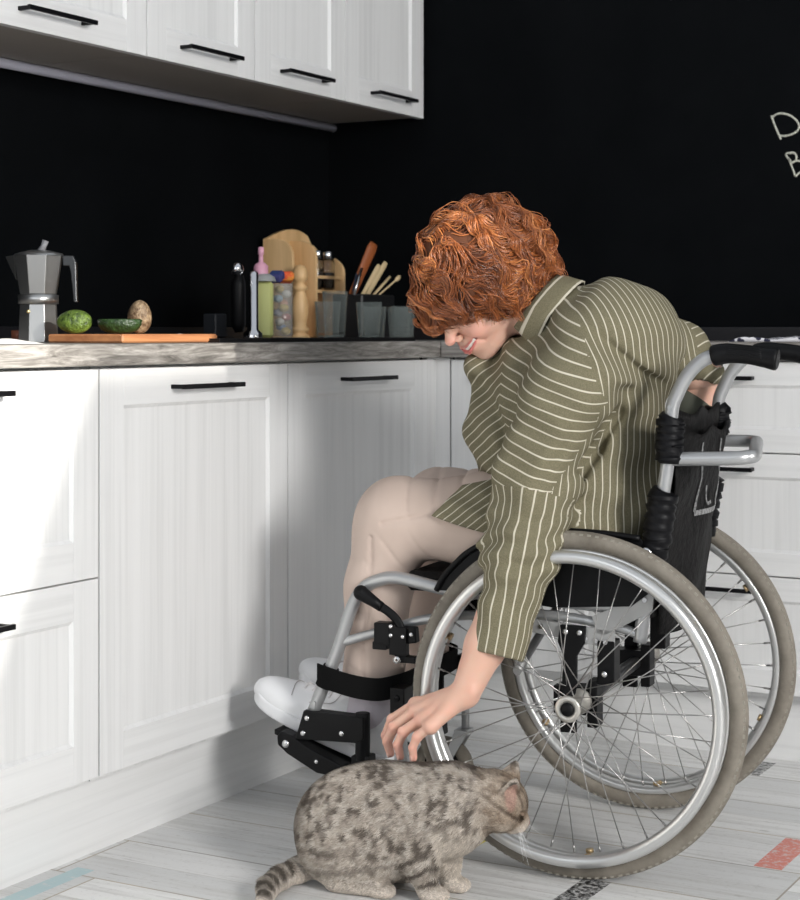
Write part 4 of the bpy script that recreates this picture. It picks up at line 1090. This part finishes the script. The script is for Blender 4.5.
# stripe direction per cut piece of cloth
fc = v[qd].mean(1)
xb = np.interp(fc[:, 2], [.56, .67, .81, .92, 1.0], [.07, .02, -.055, -.015, .03])
elb = A(.088, .262, .545); seam = A(.080, .245, .655); axv = (A(.088, .262, .545)-A(.070, .238, .675)); axv /= np.linalg.norm(axv)
on_low = ((fc-seam)@axv > 0) & (fc[:, 1] > .165) & (vlen((fc-seam)-((fc-seam)@axv)[:, None]*axv) < .10) & (fc[:, 0] < .20)
is_far = (fc[:, 1] < -.185)
back = (fc[:, 0] < xb) | (fc[:, 1] < .0)
front = (fc[:, 0] > .155) & ~back
reg = np.where(on_low, 1, np.where(is_far, 4, np.where(back, 2, np.where(front, 3, 0))))
cv = v[qd]; X, Y, Z = cv[..., 0], cv[..., 1], cv[..., 2]; per = .0185
s0 = (Z-.36*X+.15*Y)/per
# around the lower sleeve
e1 = np.cross(axv, A(0, 1, 0)); e1 /= np.linalg.norm(e1); e2 = np.cross(axv, e1)
rel = cv-elb; ang = np.arctan2(rel@e2, rel@e1); s1 = ang*.060/.0178
lim = ang.max(1)-ang.min(1) > 3; s1[lim] = s1[lim][:, :1]
s2 = (X+.75*Y-.30*np.maximum(Z-.78, 0)+.12*np.minimum(Z-.78, 0))/.0180
s3 = (Z+.75*X)/per
s4 = (Z*.75+X*.75)/.017
S_ = np.select([reg[:, None] == 1, reg[:, None] == 4, reg[:, None] == 2, reg[:, None] == 3], [s1, s4, s2, s3], s0)
cattr(sh, 'stripe', S_)
# pointed front tail of the shirt lying on the thigh
def drape(C0, C1, C2, C3, name, off=.004, th=.005, N=26):
    V = []
    C = [A(*c_) for c_ in (C0, C1, C2, C3)]
    for s_ in (1, 0):
        for i in range(N+1):
            for j in range(N+1):
                u, w = i/N, j/N; p = C[0]*(1-u)*(1-w)+C[1]*u*(1-w)+C[2]*u*w+C[3]*(1-u)*w
                lo_, hi_ = .0, .32
                for _ in range(16):
                    m = (lo_+hi_)/2
                    if tr0(A(p[0], m, p[1])[None])[0]-off < 0: lo_ = m
                    else: hi_ = m
                y = lo_+.0022*math.sin(u*14+w*5)+(th if s_ else 0); V.append((p[0], y, p[1]))
    q = (N+1)**2; F_ = [(s_*q+i*(N+1)+j, s_*q+i*(N+1)+j+1, s_*q+(i+1)*(N+1)+j+1, s_*q+(i+1)*(N+1)+j) for s_ in (0, 1) for i in range(N) for j in range(N)]
    for k in range(N):
        for (a, b) in ((k, k+1), (N*(N+1)+k, N*(N+1)+k+1), (k*(N+1), (k+1)*(N+1)), (k*(N+1)+N, (k+1)*(N+1)+N)): F_.append((a, b, q+b, q+a))
    V = np.array(V); F_ = np.array(F_); o = npmesh(name, V, F_, CLO, sh); cv = V[F_]
    cattr(o, 'stripe', (cv[..., 2]*.80-cv[..., 0]*-.62)/.0125); return o
drape((.276, .600), (.225, .655), (.155, .670), (.165, .572), 'shirt_tail')
# collar
ca = hu*.25-hf*.25+nd*.9; ca /= np.linalg.norm(ca); cc = neck_base+nd*.038+LEFT*.006+A(0, 0, .004)
u1 = -hf-ca*(-hf@ca); u1 /= np.linalg.norm(u1); u2 = np.cross(ca, u1)      # u1 points to the nape
cv_ = []; cs_ = []; NQ = 80; prof = [(.060, -.010), (.0615, .012), (.0640, .021), (.0690, .021), (.0745, .010), (.0810, -.008), (.0865, -.022)]
AM = PI*.84
for sgn_ in (0, 1):
    for i in range(NQ+1):
        a = -AM+2*AM*i/NQ; e = u1*math.cos(a)+u2*math.sin(a)
        for k, (r_, h_) in enumerate(prof):
            fl_ = max(0, abs(a)/AM-.72)/.28
            pnt = cc+e*(r_*(1+.10*fl_*(k > 2))+(.0024 if sgn_ else 0))+ca*(h_-.012*fl_*(k > 3)); cv_.append(pnt); cs_.append((0, .3, .55, .85, 1.25, 1.75, 2.2)[k]+.35)
m_ = len(prof); cq = []; tot = (NQ+1)*m_
for s_ in (0, 1):
    for i in range(NQ):
        for k in range(m_-1):
            a = s_*tot+i*m_+k; cq.append((a, a+1, a+m_+1, a+m_))
for i in range(NQ):
    for k in (0, m_-1): a = i*m_+k; cq.append((a, a+m_, tot+a+m_, tot+a))
for k in range(m_-1):
    for i in (0, NQ): a = i*m_+k; cq.append((a, a+1, tot+a+1, tot+a))
co = npmesh('collar', np.array(cv_), np.array(cq), CLO, sh); cattr(co, 'stripe', np.array(cs_)[np.array(cq)])
# ---------------------------------------------------------------- trousers, socks, shoes
v, qd = isomesh(tr_f, (-.18, -.2, .24), (.48, .24, .70), .0042)
TRO = new_mat('beige_cotton', (.60, .47, .39), .8, spec=.2); t = NT(TRO)
t.col(t.ramp(t.noise(t.obj(), 7, 3), [(.3, (.53, .42, .36)), (.7, (.62, .50, .435))])); t.bump(t.noise(t.obj(), 700, 2), .2, .001)
npmesh('trousers', v, qd, TRO, pr)
SOCK = new_mat('pale_lilac_sock', (.62, .57, .62), .9); t = NT(SOCK)
wvn = t.n('ShaderNodeTexWave', ins={'Vector': t.obj(), 'Scale': 90.0, 'Distortion': 1.0}).outputs[1]; t.bump(wvn, .3, .001)
SHOE = new_mat('white_leather', (.78, .78, .79), .42); SOLE = new_mat('white_rubber_sole', (.74, .74, .75), .55)
LACE = new_mat('white_lace', (.72, .70, .70), .9); STITCH = new_mat('grey_stitching', (.45, .42, .42), .8)
PT = math.radians(21)
def shoe(y, dx, dz, yaw=0):
    """foot axis tilted up towards the toe; s = along the sole, n = normal to it"""
    o = A(.385+dx, y, .118+dz); s_ = A(math.cos(PT)*math.cos(yaw), math.sin(yaw), math.sin(PT)); s_ /= np.linalg.norm(s_)
    w = np.cross(A(0, 0, 1), s_); w /= np.linalg.norm(w); n_ = np.cross(s_, w)
    M = np.stack([s_, w, n_], 1)
    def p(a, b, c): return o+s_*a+w*b+n_*c
    up = [('+', ell(p(.060, 0, .050), (.062, .036, .060), M), 0), ('+', ell(p(.150, 0, .034), (.09, .040, .045), M), .03), ('+', ell(p(.232, 0, .028), (.074, .045, .036), M), .03),
          ('+', ell(p(.085, 0, .085), (.062, .034, .045), M), .02),
          ('&', lambda P: -((P-o)@n_)+.014, .004),
          ('-', cap(p(.052, 0, .12)+A(0, 0, .0), p(.075, 0, .19), .037, .05), .006)]
    up_f = comb(up)
    v, qd = isomesh(up_f, o-A(.08, .12, .06), o+A(.36, .12, .24), .0032)
    sh_ = npmesh('shoe', v, qd, SHOE, pr)
    def plan(P):
        q = (P-o)@M; t_ = np.clip(q[:, 0]/.30, 0, 1)
        hw = .036+.0105*np.sin(np.clip((t_-.25)/.75, 0, 1)*PI)+.0035*np.sin(t_*PI)
        cx = np.clip(q[:, 0], .036, .262); return vlen(np.stack([q[:, 0]-cx, q[:, 1]], 1))-hw
    def sole(P):
        q = (P-o)@M; t_ = np.clip(q[:, 0]/.30, 0, 1); rise = .012*np.clip((t_-.75)/.25, 0, 1)**2
        d = plan(P); return smax(d, np.abs(q[:, 2]-.010-rise)-.0125, .006)
    v, qd = isomesh(sole, o-A(.08, .12, .06), o+A(.36, .12, .24), .0032); npmesh('sole', v, qd, SOLE, sh_)
    # laces across the tongue and stitch lines
    def onup(a, b):
        lo_, hi_ = .0, .16
        for _ in range(18):
            m = (lo_+hi_)/2
            if up_f(p(a, b, m)[None])[0] < 0: lo_ = m
            else: hi_ = m
        return p(a, b, lo_+.001)
    for k in range(5):
        a = .135+.017*k
        mb = MB().tube([tuple(onup(a+.004*(1-abs(j)/3.), j*.0062)) for j in range(-3, 4)], .0022, 6)
        build('lace', mb, LACE, sh_)
    st = MB().tube([tuple(onup(.215-.02*(j/8.)**2*0+.012*math.cos(j/8.*1.4), j*.0046)) for j in range(-8, 9)], .0009, 5)
    build('toe_stitching', st, STITCH, sh_)
    for sg in (1, -1): 
        st = MB().tube([tuple(onup(.12+j*.004-.0005*j*j*0, sg*(.021+.0010*j))) for j in range(0, 16)], .0008, 5); build('side_stitching', st, STITCH, sh_)
    return sh_
shoe(.108, .008, .002); shoe(-.088, .008, .004)
for (c0, c1, c2) in (((.428, .115, .32), (.43, .114, .225), (.47, .112, .185)), ((.420, -.097, .32), (.43, -.093, .225), (.47, -.091, .185))):
    v, qd = isomesh(comb(chain([c0, c1, c2], [.039, .038, .034], .02)), (.34, min(c0[1], c2[1])-.08, .12), (.54, max(c0[1], c2[1])+.08, .36), .004)
    npmesh('sock', v, qd, SOCK, pr)
# dark band on the far forearm
wb = isomesh(comb([('+', cap(EL_F*.55+WR_F*.45+A(0,0,.012), EL_F*.50+WR_F*.50-A(0,0,.012), .040, .039), 0)]), EL_F-A(.1,.1,.16), EL_F+A(.12,.12,.03), .003)
npmesh('elbow_band', wb[0], wb[1], new_mat('grey_green_knit', (.09, .095, .075), .9), pr)

# ---------------------------------------------------------------- hair
rg = np.random.default_rng(5)
SKR = A(.096, .078, .088)*HS; SKC = A(-.012, 0, .026)
def bound(x): return np.interp(x, [-.12, -.03, .02, .05, .08, .14], [-.128, -.115, -.070, -.030, -.004, .002])
def tohead(P): return (P-HC)@HM/HS
GR = A(0, 0, -1)@HM                       # gravity in head axes
def fr_(x): return x-np.floor(x)
def locks(n, seed, layer, rad, steps=26, step=.0075, rad_end=.25, wav=1.0, near=None):
    r = np.random.default_rng(seed); d = r.normal(size=(n*3, 3))
    if near is not None: d = (near-SKC)/SKR+r.normal(size=(n*3, 3))*.45
    d /= vlen(d)[:, None]; p = SKC+d*SKR
    hl = np.interp(p[:, 0], [-.11, -.03, .02, .055, .09], [-.098, -.078, -.010, .035, .040]); p = p[p[:, 2] > hl][:n]; n = len(p)
    lay = layer*r.uniform(.45, 1.0, n)*np.interp(p[:, 0], [-.10, 0, .08], [1.40, 1.05, 1.15])
    cl = np.floor(p*30+.5+r.normal(0, .12, p.shape)); h_ = fr_(np.sin(cl@A(12.9, 78.2, 37.7))*43758.5)
    lay = lay*np.interp(p[:, 2], [0, .07, .12], [1.1, .95, .72])
    ph = h_*6.28+r.normal(0, .28, n); fq = .50+.42*fr_(h_*7.3)+r.normal(0, .02, n)
    tone = np.clip(.42*np.clip(r.normal(.5, .28, n), 0, 1)+.33*fr_(h_*3.7)+.25*(.5+.5*np.sin(p@A(60, 45, 52)+2)), 0, 1); amp = wav*(.7+.9*fr_(h_*5.1))
    Ls = (steps*r.uniform(.6, 1.1, n)).astype(int); x = p.copy(); v = np.zeros((n, 3)); alive = np.ones(n, bool); end = np.zeros(n, int); X = [p.copy()]
    bo = .016*np.sin(h_*40)+r.normal(0, .006, n)
    for k in range(steps+3):
        nrm = (x-SKC)/SKR**2; nrm /= vlen(nrm)[:, None]
        aw = x-A(.050, -.060, .075); aw -= nrm*(aw*nrm).sum(1)[:, None]; aw /= vlen(aw)[:, None]+.004
        g = GR-nrm*(nrm@GR)[:, None]; f1 = np.clip(k/(Ls*.6), 0, 1)[:, None]
        td = aw*(1-.65*f1)+g*(.25+.65*f1)+A(-.30, .0, .0)*(x[:, :1] < .05); td /= vlen(td)[:, None]+1e-6
        sd = np.cross(nrm, td); sd /= vlen(sd)[:, None]+1e-6
        wf = np.sin(x@A(88, 30, 62)+1.6*np.sin(x@A(-38, 52, 30)+h_*1.2))+.45*np.sin(x@A(-60, 120, 95)+h_*2.0)
        td = td+sd*(wf*amp*min(1, k/4))[:, None]
        v = v*.45+td*.55; v /= vlen(v)[:, None]; x = x+v*step
        e = (x-SKC)/SKR; el = vlen(e); fl_ = np.clip((k-Ls*.7)/(Ls*.3), 0, 1)
        off = 1+(lay*math.sin(min(1, (k+1)/7)*PI/2)+(.0075*np.sin(x@A(70, 58, -88)+1.4*np.sin(x@A(40, -66, 35)))+.003*np.sin(h_*50))*min(1, k/4)+fl_*.010*np.sin(h_*60))/.085
        tg = SKC+e/el[:, None]*off[:, None]*SKR; x = x*.45+tg*.55
        alive &= ~((x[:, 2] < bound(x[:, 0]+lay*.2)+bo) & (k > 2)); alive &= (k < Ls); end[alive] = k+1; X.append(x.copy())
    X = np.stack(X, 1); VV = []; QQ = []; TT = []; nv = 0; NS = 5
    for m in range(6, steps+4):
        sel = np.nonzero(end+1 == m)[0]
        if not len(sel): continue
        P = X[sel, :m]; T = np.gradient(P, axis=1); T /= vlen(T)[..., None]+1e-9
        Nn = (P-SKC)/SKR**2; Nn -= T*(Nn*T).sum(-1)[..., None]; Nn /= vlen(Nn)[..., None]+1e-9; Bn = np.cross(T, Nn)
        u = np.linspace(0, 1, m); rr = rad*np.minimum(1, .5+u*4)*(1-(1-rad_end)*np.clip((u-.55)/.45, 0, 1)**1.5); rr = rr[None]*r.uniform(.7, 1.2, len(sel))[:, None]
        R5 = np.stack([P+(Nn*math.cos(2*PI*i/NS)*.6+Bn*math.sin(2*PI*i/NS)*1.15)*rr[..., None] for i in range(NS)], 1)   # sel, NS, m, 3
        VV.append(R5.reshape(-1, 3)); TT.append(np.repeat(tone[sel], NS*m))
        base = nv+(np.arange(len(sel))*NS*m)[:, None]+np.arange(m-1)[None]
        for i in range(NS):
            j = (i+1) % NS; QQ.append(np.stack([base+i*m, base+j*m, base+j*m+1, base+i*m+1], -1).reshape(-1, 4))
        nv += len(sel)*NS*m
    V = np.concatenate(VV); return HC+HS*(V@HM.T), np.concatenate(QQ), np.concatenate(TT)
parts_ = [locks(1500, 1, .030, .0030), locks(13000, 2, .040, .00105, wav=1.15), locks(2200, 3, .047, .0007, steps=30, wav=1.4), locks(1500, 4, .034, .0016, near=A(.055, -.055, .075))]
V, Q = join_vq([a_[:2] for a_ in parts_]); T_ = np.concatenate([parts_[0][2]*.7]+[a_[2] for a_ in parts_[1:]])
# loose curls hanging over the brow on the far side and at the nape
def curl(P0_, L, r0, turns, dirv, seed, n=16):
    r = np.random.default_rng(seed); out = []
    dirv = A(*dirv); dirv /= np.linalg.norm(dirv); e1 = np.cross(dirv, A(0, 0, 1)+.01); e1 /= np.linalg.norm(e1); e2 = np.cross(dirv, e1)
    for k in range(n):
        ph = r.normal(0, .25); rr = r0*r.uniform(.75, 1.15); o_ = r.normal(size=3)*.0035; m = 26; u = np.linspace(0, 1, m)
        P = P0_+o_+dirv*(u*L)[:, None]+(e1*np.sin(u*turns*6.28+ph)[:, None]+e2*(np.cos(u*turns*6.28+ph)-1)[:, None])*(rr*np.minimum(1, u*2.5))[:, None]
        T = np.gradient(P, axis=0); T /= vlen(T)[:, None]; N_ = np.cross(T, A(.3, .5, .8)); N_ /= vlen(N_)[:, None]; B_ = np.cross(T, N_); rad = .0010*(1-.7*u)
        V_ = np.concatenate([P+(N_*math.cos(2*PI*i/4)+B_*math.sin(2*PI*i/4))*rad[:, None] for i in range(4)]); b_ = np.arange(m-1)
        Q_ = np.concatenate([np.stack([b_+i*m, b_+((i+1) % 4)*m, b_+((i+1) % 4)*m+1, b_+i*m+1], 1) for i in range(4)]); out.append((V_, Q_))
    return join_vq(out)
cu_ = []
for (h0, L, r0, tu, dv, sd_) in (
      ((-.115, .02, -.03), .045, .012, .7, (-.9, .1, .35), 4), ((-.125, .0, .0), .040, .012, .8, (-.9, .1, .6), 5), ((-.10, .05, -.06), .040, .010, .8, (-.7, .3, -.5), 6), ((-.02, .095, -.055), .035, .009, .8, (.2, .2, -1), 7),
      ((.035, .085, -.020), .035, .010, .8, (.5, .2, -.8), 8), ((-.10, .02, .06), .035, .012, .8, (-.8, 0, .6), 9), ((-.06, .03, .11), .035, .012, .8, (-.3, 0, 1), 10)):
    cu_.append(curl(H(*h0), L, r0, tu, dv, sd_))
rr_ = np.random.default_rng(21)
for (cx_, cz_, r0_, n_, a0_, a1_) in ((.112, .006, .0165, 30, 2.4, 7.9), (.124, .030, .012, 14, 2.2, 6.4)):
    ring = []
    for k in range(n_):
        m = 28; th_ = np.linspace(a0_+rr_.normal(0, .12), a1_+rr_.normal(0, .25), m); R_0 = r0_*rr_.uniform(.85, 1.12)*np.linspace(1.25, .95, m); o_ = rr_.normal(size=3)*.0018
        ph_ = H(cx_, -.012, cz_)+o_+(LEFT[None]*np.cos(th_)[:, None]+UPV[None]*np.sin(th_)[:, None])*R_0[:, None]+TC[None]*(np.linspace(-.012, .012, m))[:, None]
        T = np.gradient(ph_, axis=0); T /= vlen(T)[:, None]; N_ = np.cross(T, TC); N_ /= vlen(N_)[:, None]; B_ = np.cross(T, N_); rad = .0010*(1-.6*np.linspace(0, 1, m))
        b_ = np.arange(m-1); ring.append((np.concatenate([ph_+(N_*math.cos(PI*i/2)+B_*math.sin(PI*i/2))*rad[:, None] for i in range(4)]), np.concatenate([np.stack([b_+i*m, b_+((i+1) % 4)*m, b_+((i+1) % 4)*m+1, b_+i*m+1], 1) for i in range(4)])))
    cu_.append(join_vq(ring))
nb_ = len(V); cV, cQ = join_vq(cu_); V, Q = join_vq([(V, Q), (cV, cQ)]); T_ = np.concatenate([T_, np.random.default_rng(9).uniform(.35, .8, len(cV))])
HAIR = new_mat('copper_red_hair', rough=.34, spec=.6); t = NT(HAIR)
ta = t.n('ShaderNodeAttribute', attribute_name='tone').outputs['Fac']
c = t.ramp(ta, [(0, (.05, .012, .004)), (.3, (.19, .050, .012)), (.6, (.40, .115, .025)), (1, (.76, .30, .085))]); t.col(c)
HAIR.node_tree.nodes['Principled BSDF'].inputs['Sheen Weight'].default_value = .1
hr = npmesh('hair', V, Q, HAIR, pr); vattr(hr, 'tone', T_)
sf_ = comb([('+', ell(HC+HS*(HM@A(-.012, 0, .030)), (SKR+A(.022, .020, .021)), HM), 0), ('-', ell(H(.10, 0, -.045), (.085, .095, .075), HM), .01), ('-', ell(H(-.02, 0, -.14), (.2, .12, .055), HM), .01)])
v, qd = isomesh(sf_, HC-.16, HC+.16, .004)
us = npmesh('hair_underlayer', v, qd, new_mat('dark_auburn', (.10, .030, .008), .7), hr)
# ================================================================ the cat
ct_ = thing('cat', CO, 'grey spotted tabby cat sitting on the floor under the stroking hand', 'cat', CA)
CY = .410
cat = [('+', ell((.345, CY, .088), (.092, .064, .098)), 0), ('+', ell((.270, CY, .118), (.095, .062, .094)), .05), ('+', ell((.180, CY-.002, .142), (.078, .055, .074)), .04),
       ('+', ell((.160, CY, .128), (.050, .044, .050)), .03)]
cat += chain([(.145, CY-.004, .160), (.095, CY-.014, .165)], [.054, .046], .03)
HCc = A(.080, CY-.022, .160)
cf = A(-.72, -.30, -.56); cf /= np.linalg.norm(cf)      # where the face points: away along the chair, down, slightly from the camera
cu = A(-.50, -.05, .86); cu -= cf*(cu@cf); cu /= np.linalg.norm(cu); cs2 = np.cross(cu, cf); CMh = np.stack([cf, cs2, cu], 1)
def K(x, y, z): return HCc+cf*x+cs2*y+cu*z
def kell(c, r): return ell(K(*c), r, CMh)
cat += [('+', kell((0, 0, 0), (.044, .043, .040)), .02), ('+', kell((.030, 0, -.010), (.026, .025, .019)), .012), ('+', kell((.046, 0, -.006), (.012, .014, .011)), .008), ('+', kell((.034, 0, -.024), (.018, .017, .010)), .008)]
for s_ in (1, -1):
    cat += [('+', kell((.010, .030*s_, -.016), (.022, .016, .018)), .012), ('+', kell((.046, .010*s_, -.013), (.011, .010, .009)), .005),
            ('-', kell((.036, .024*s_, .010), (.010, .010, .006)), .006)]
# legs
cat += chain([(.190, CY+.022, .120), (.203, CY+.028, .070), (.190, CY+.030, .022)], [.036, .0265, .0180], .02)
cat += [('+', ell((.176, CY+.030, .0125), (.024, .017, .0125)), .008)]
cat += chain([(.175, CY-.030, .115), (.180, CY-.030, .055), (.172, CY-.030, .018)], [.030, .021, .016], .02)
cat += [('+', ell((.158, CY-.030, .0125), (.022, .016, .0125)), .008)]
for s_ in (1, -1):
    cat += [('+', ell((.335, CY+.036*s_, .072), (.078, .036, .066)), .018), ('+', cap((.345, CY+.042*s_, .020), (.268, CY+.044*s_, .014), .019, .0135), .012), ('+', ell((.262, CY+.044*s_, .0125), (.022, .016, .0125)), .006)]
cat += [('+', cap((.225, CY, .095), (.30, CY, .06), .035, .045), .03)]
# ears: hollow rounded triangles
def ear_frame(s_):
    up_ = cu*.80-cf*.10+cs2*s_*.42; up_ /= np.linalg.norm(up_); no = cf*.55+cs2*s_*.75; no -= up_*(no@up_); no /= np.linalg.norm(no)
    return K(-.008, .027*s_, .030), np.stack([np.cross(up_, no), up_, no], 1)
def ear(P, s_):
    c0, M = ear_frame(s_); q = (P-c0)@M; x, y, z = q[:, 0], q[:, 1], q[:, 2]
    w = .0185*(1-np.clip((y+.004)/.036, 0, 1)**1.7)+.0015
    out = np.maximum(np.abs(x)-w, np.maximum(y-.031, -y-.014)); out = smax(out, np.abs(z+.22*np.abs(x)*-1-.0-(.0)*y)-.0045+.0*y, .003)
    inn = ((x/.0125)**2+((y-.006)/.021)**2+((z-.0065)/.0060)**2)**.5*.006-.006
    return smax(out, -inn, .001)
cat += [('+', lambda P: ear(P, 1), .003), ('+', lambda P: ear(P, -1), .003)]
# tail
tl = chain([(.385, CY, .035), (.420, CY+.03, .024), (.437, CY+.07, .019), (.435, CY+.12, .017), (.415, CY+.17, .016)], [.023, .019, .0175, .0165, .013], .01)
catf = comb(cat+tl)
v, qd = isomesh(catf, (.0, CY-.12, -.006), (.53, CY+.22, .27), .0027)
LAT = np.random.default_rng(11).random((64, 64, 64))
def vnoise(P, s):
    q = P*s+100; i = np.floor(q).astype(int); f_ = q-i; f_ = f_*f_*(3-2*f_); r = 0
    for a in (0, 1):
        for b in (0, 1):
            for c_ in (0, 1):
                w = (f_[:, 0] if a else 1-f_[:, 0])*(f_[:, 1] if b else 1-f_[:, 1])*(f_[:, 2] if c_ else 1-f_[:, 2])
                r = r+w*LAT[(i[:, 0]+a) % 64, (i[:, 1]+b) % 64, (i[:, 2]+c_) % 64]
    return r
def S(x, a, b): return np.clip((x-a)/(b-a), 0, 1)
def catcol(P):
    q = (P-HCc)@CMh; hd = 1-S(vlen(q), .046, .066)
    n1 = .62*vnoise(P*A(1, 1, .8), 88)+.38*vnoise(P*A(1, 1, .8), 190); n2 = vnoise(P, 140); n3 = vnoise(P, 420); big = vnoise(P, 16)
    c = np.tile(A(.42, .365, .31), (len(P), 1))*(0.80+.38*big)[:, None]
    def mx(m, col): 
        nonlocal c; m = np.clip(m, 0, 1)[:, None]; c = c*(1-m)+m*A(*col)
    mx(S(n2, .35, .75)*.6, (.58, .53, .47))
    body_ = 1-hd
    mx(S(n1, .47, .68)*.88*body_*S(P[:, 2], .03, .08), (.085, .068, .055))
    # bands on flank low down and on the legs
    lo_ = (1-S(P[:, 2], .07, .10))
    leg = lo_*(P[:, 0] < .225)*(P[:, 1] > CY)
    mx(leg*S(np.sin(P[:, 2]*250+P[:, 0]*130+n1*3), .25, .7)*.85*S(P[:, 2], .018, .03), (.07, .055, .045))
    mx(lo_*(P[:, 0] > .225)*S(np.sin(P[:, 2]*190+n1*5+P[:, 0]*30), .2, .8)*.5, (.11, .09, .075))
    mx(lo_*((P[:, 0] > .415) | (P[:, 1] > CY+.085))*S(np.sin(vlen(P-A(.40, CY, .03))*230), -1.0, .5)*.9, (.06, .05, .04))
    # dark line along the back
    mx((1-S(np.abs(P[:, 1]-CY+.01), .010, .024))*S(P[:, 2], .165, .195)*.8*body_, (.055, .042, .034))
    mx((1-S(np.abs(P[:, 0]-.43+(.09-P[:, 2])**2*2), .012, .04))*S(P[:, 2], .03, .06)*.65, (.06, .047, .038))
    # pale chest, muzzle, paws
    mx((P[:, 0] < .17)*(1-S(P[:, 2], .10, .145))*S(P[:, 0], .10, .125)*.6, (.62, .55, .47))
    mx((1-S(P[:, 2], .014, .026))*.8, (.62, .55, .48))
    mx(hd*.75, (.38, .29, .21)); mx(hd*S(n1, .5, .68)*.55, (.15, .095, .06))
    st = S(np.sin(q[:, 1]*420), .2, .8)*hd*S(q[:, 2], .012, .022)*(q[:, 0] > -.03); mx(st*.6, (.08, .055, .04))
    mx(hd*(1-S(np.abs(q[:, 2]-.002-.25*(np.abs(q[:, 1])-.03)), .0015, .005))*S(np.abs(q[:, 1]), .016, .022)*(q[:, 0] < .042)*.8, (.07, .045, .03))
    mx((1-S(vlen((q-A(.048, 0, -.018))/A(1, 1.3, 1)), .014, .026))*.8, (.70, .62, .54))
    for s_ in (1, -1):
        mx((1-S(vlen(q-A(.040, .021*s_, .006)), .0045, .007)), (.03, .02, .012))
        c0, M = ear_frame(s_); e_ = (P-c0)@M; ins_ = (1-S(((e_[:, 0]/.0125)**2+((e_[:, 1]-.006)/.021)**2)**.5, .75, 1.05))*(e_[:, 2] > -.001)*(vlen(e_) < .035); mx(ins_*.75, (.44, .27, .22))
    mx((1-S(vlen(q-A(.058, 0, -.002)), .003, .0055)), (.42, .16, .13))
    return c*(.78+.44*n3)[:, None]
FURM = new_mat('tabby_fur', rough=.85, spec=.15); t = NT(FURM); t.col(t.n('ShaderNodeAttribute', attribute_name='tone').outputs['Color'])
cb_ = npmesh('body', v, qd, FURM, ct_); vattr(cb_, 'tone', catcol(v)*.8)
rg = np.random.default_rng(3)
tri = v[qd]; ar = vlen(np.cross(tri[:, 1]-tri[:, 0], tri[:, 3]-tri[:, 0])); NF = 95000
fi = rg.choice(len(qd), NF, p=ar/ar.sum()); a, b = rg.random(NF)[:, None], rg.random(NF)[:, None]
P0 = tri[fi, 0]*(1-a)*(1-b)+tri[fi, 1]*a*(1-b)+tri[fi, 2]*a*b+tri[fi, 3]*(1-a)*b
e = .001; g = np.stack([catf(P0+np.eye(3)[k]*e)-catf(P0-np.eye(3)[k]*e) for k in range(3)], 1); g /= vlen(g)[:, None]+1e-9
flow = np.tile(A(.8, 0, -.45), (NF, 1)); hdm = vlen(P0-HCc) < .06; flow[hdm] = -cf+A(0, 0, -.2)
flow += rg.normal(size=(NF, 3))*.28; flow -= g*(flow*g).sum(1)[:, None]; flow /= vlen(flow)[:, None]+1e-9
q_ = (P0-HCc)@CMh
Lf = .0085*rg.uniform(.6, 1.3, NF)*np.where(hdm, .6, 1)*np.where(P0[:, 2] < .03, .5, 1)*np.where(P0[:, 2] > .0, 1, 0)*np.where((vlen(q_-A(-.010, .032, .042)) < .026) | (vlen(q_-A(-.010, -.032, .042)) < .026) | (q_[:, 0] > .044), .35, 1)
up_ = g*.42+flow*.9; sd = np.cross(g, flow)*(.00055*rg.uniform(.7, 1.3, NF))[:, None]
mid = P0+up_*Lf[:, None]*.5; tip = P0+(g*.28+flow)*Lf[:, None]; Pb = P0-g*.0006
FV = np.stack([Pb-sd, Pb+sd, mid+sd*.75, mid-sd*.75, tip], 1); FV[:, :, 2] = np.maximum(FV[:, :, 2], .0008); FV = FV.reshape(-1, 3)
ix = np.arange(NF)[:, None]*5
tris = np.concatenate([ix+np.array([0, 1, 2]), ix+np.array([0, 2, 3]), ix+np.array([3, 2, 4])])
fu = npmesh('fur', FV, tris, FURM, cb_); cc_ = catcol(P0)*(rg.uniform(.85, 1.25, NF))[:, None]; vattr(fu, 'tone', np.repeat(cc_, 5, 0)); tag(fu, kind='stuff')
WH = new_mat('white_whisker', (.85, .85, .85), .5)
wr_ = random.Random(2)
for k in range(14):
    s_ = 1 if k % 2 else -1; p0 = K(.048, .012*s_, -.014-.002*(k//4))
    d = cf*wr_.uniform(-.3, .9)+cs2*s_*wr_.uniform(.4, 1.0)+cu*wr_.uniform(-.7, .5); d /= np.linalg.norm(d); L = wr_.uniform(.035, .055)
    build('whisker', MB().tube([tuple(p0+d*L*u_-A(0, 0, 1)*.012*u_*u_) for u_ in (0, .25, .5, .75, 1)], [.00032, .0003, .00026, .0002, .0001], 4), WH, ct_)
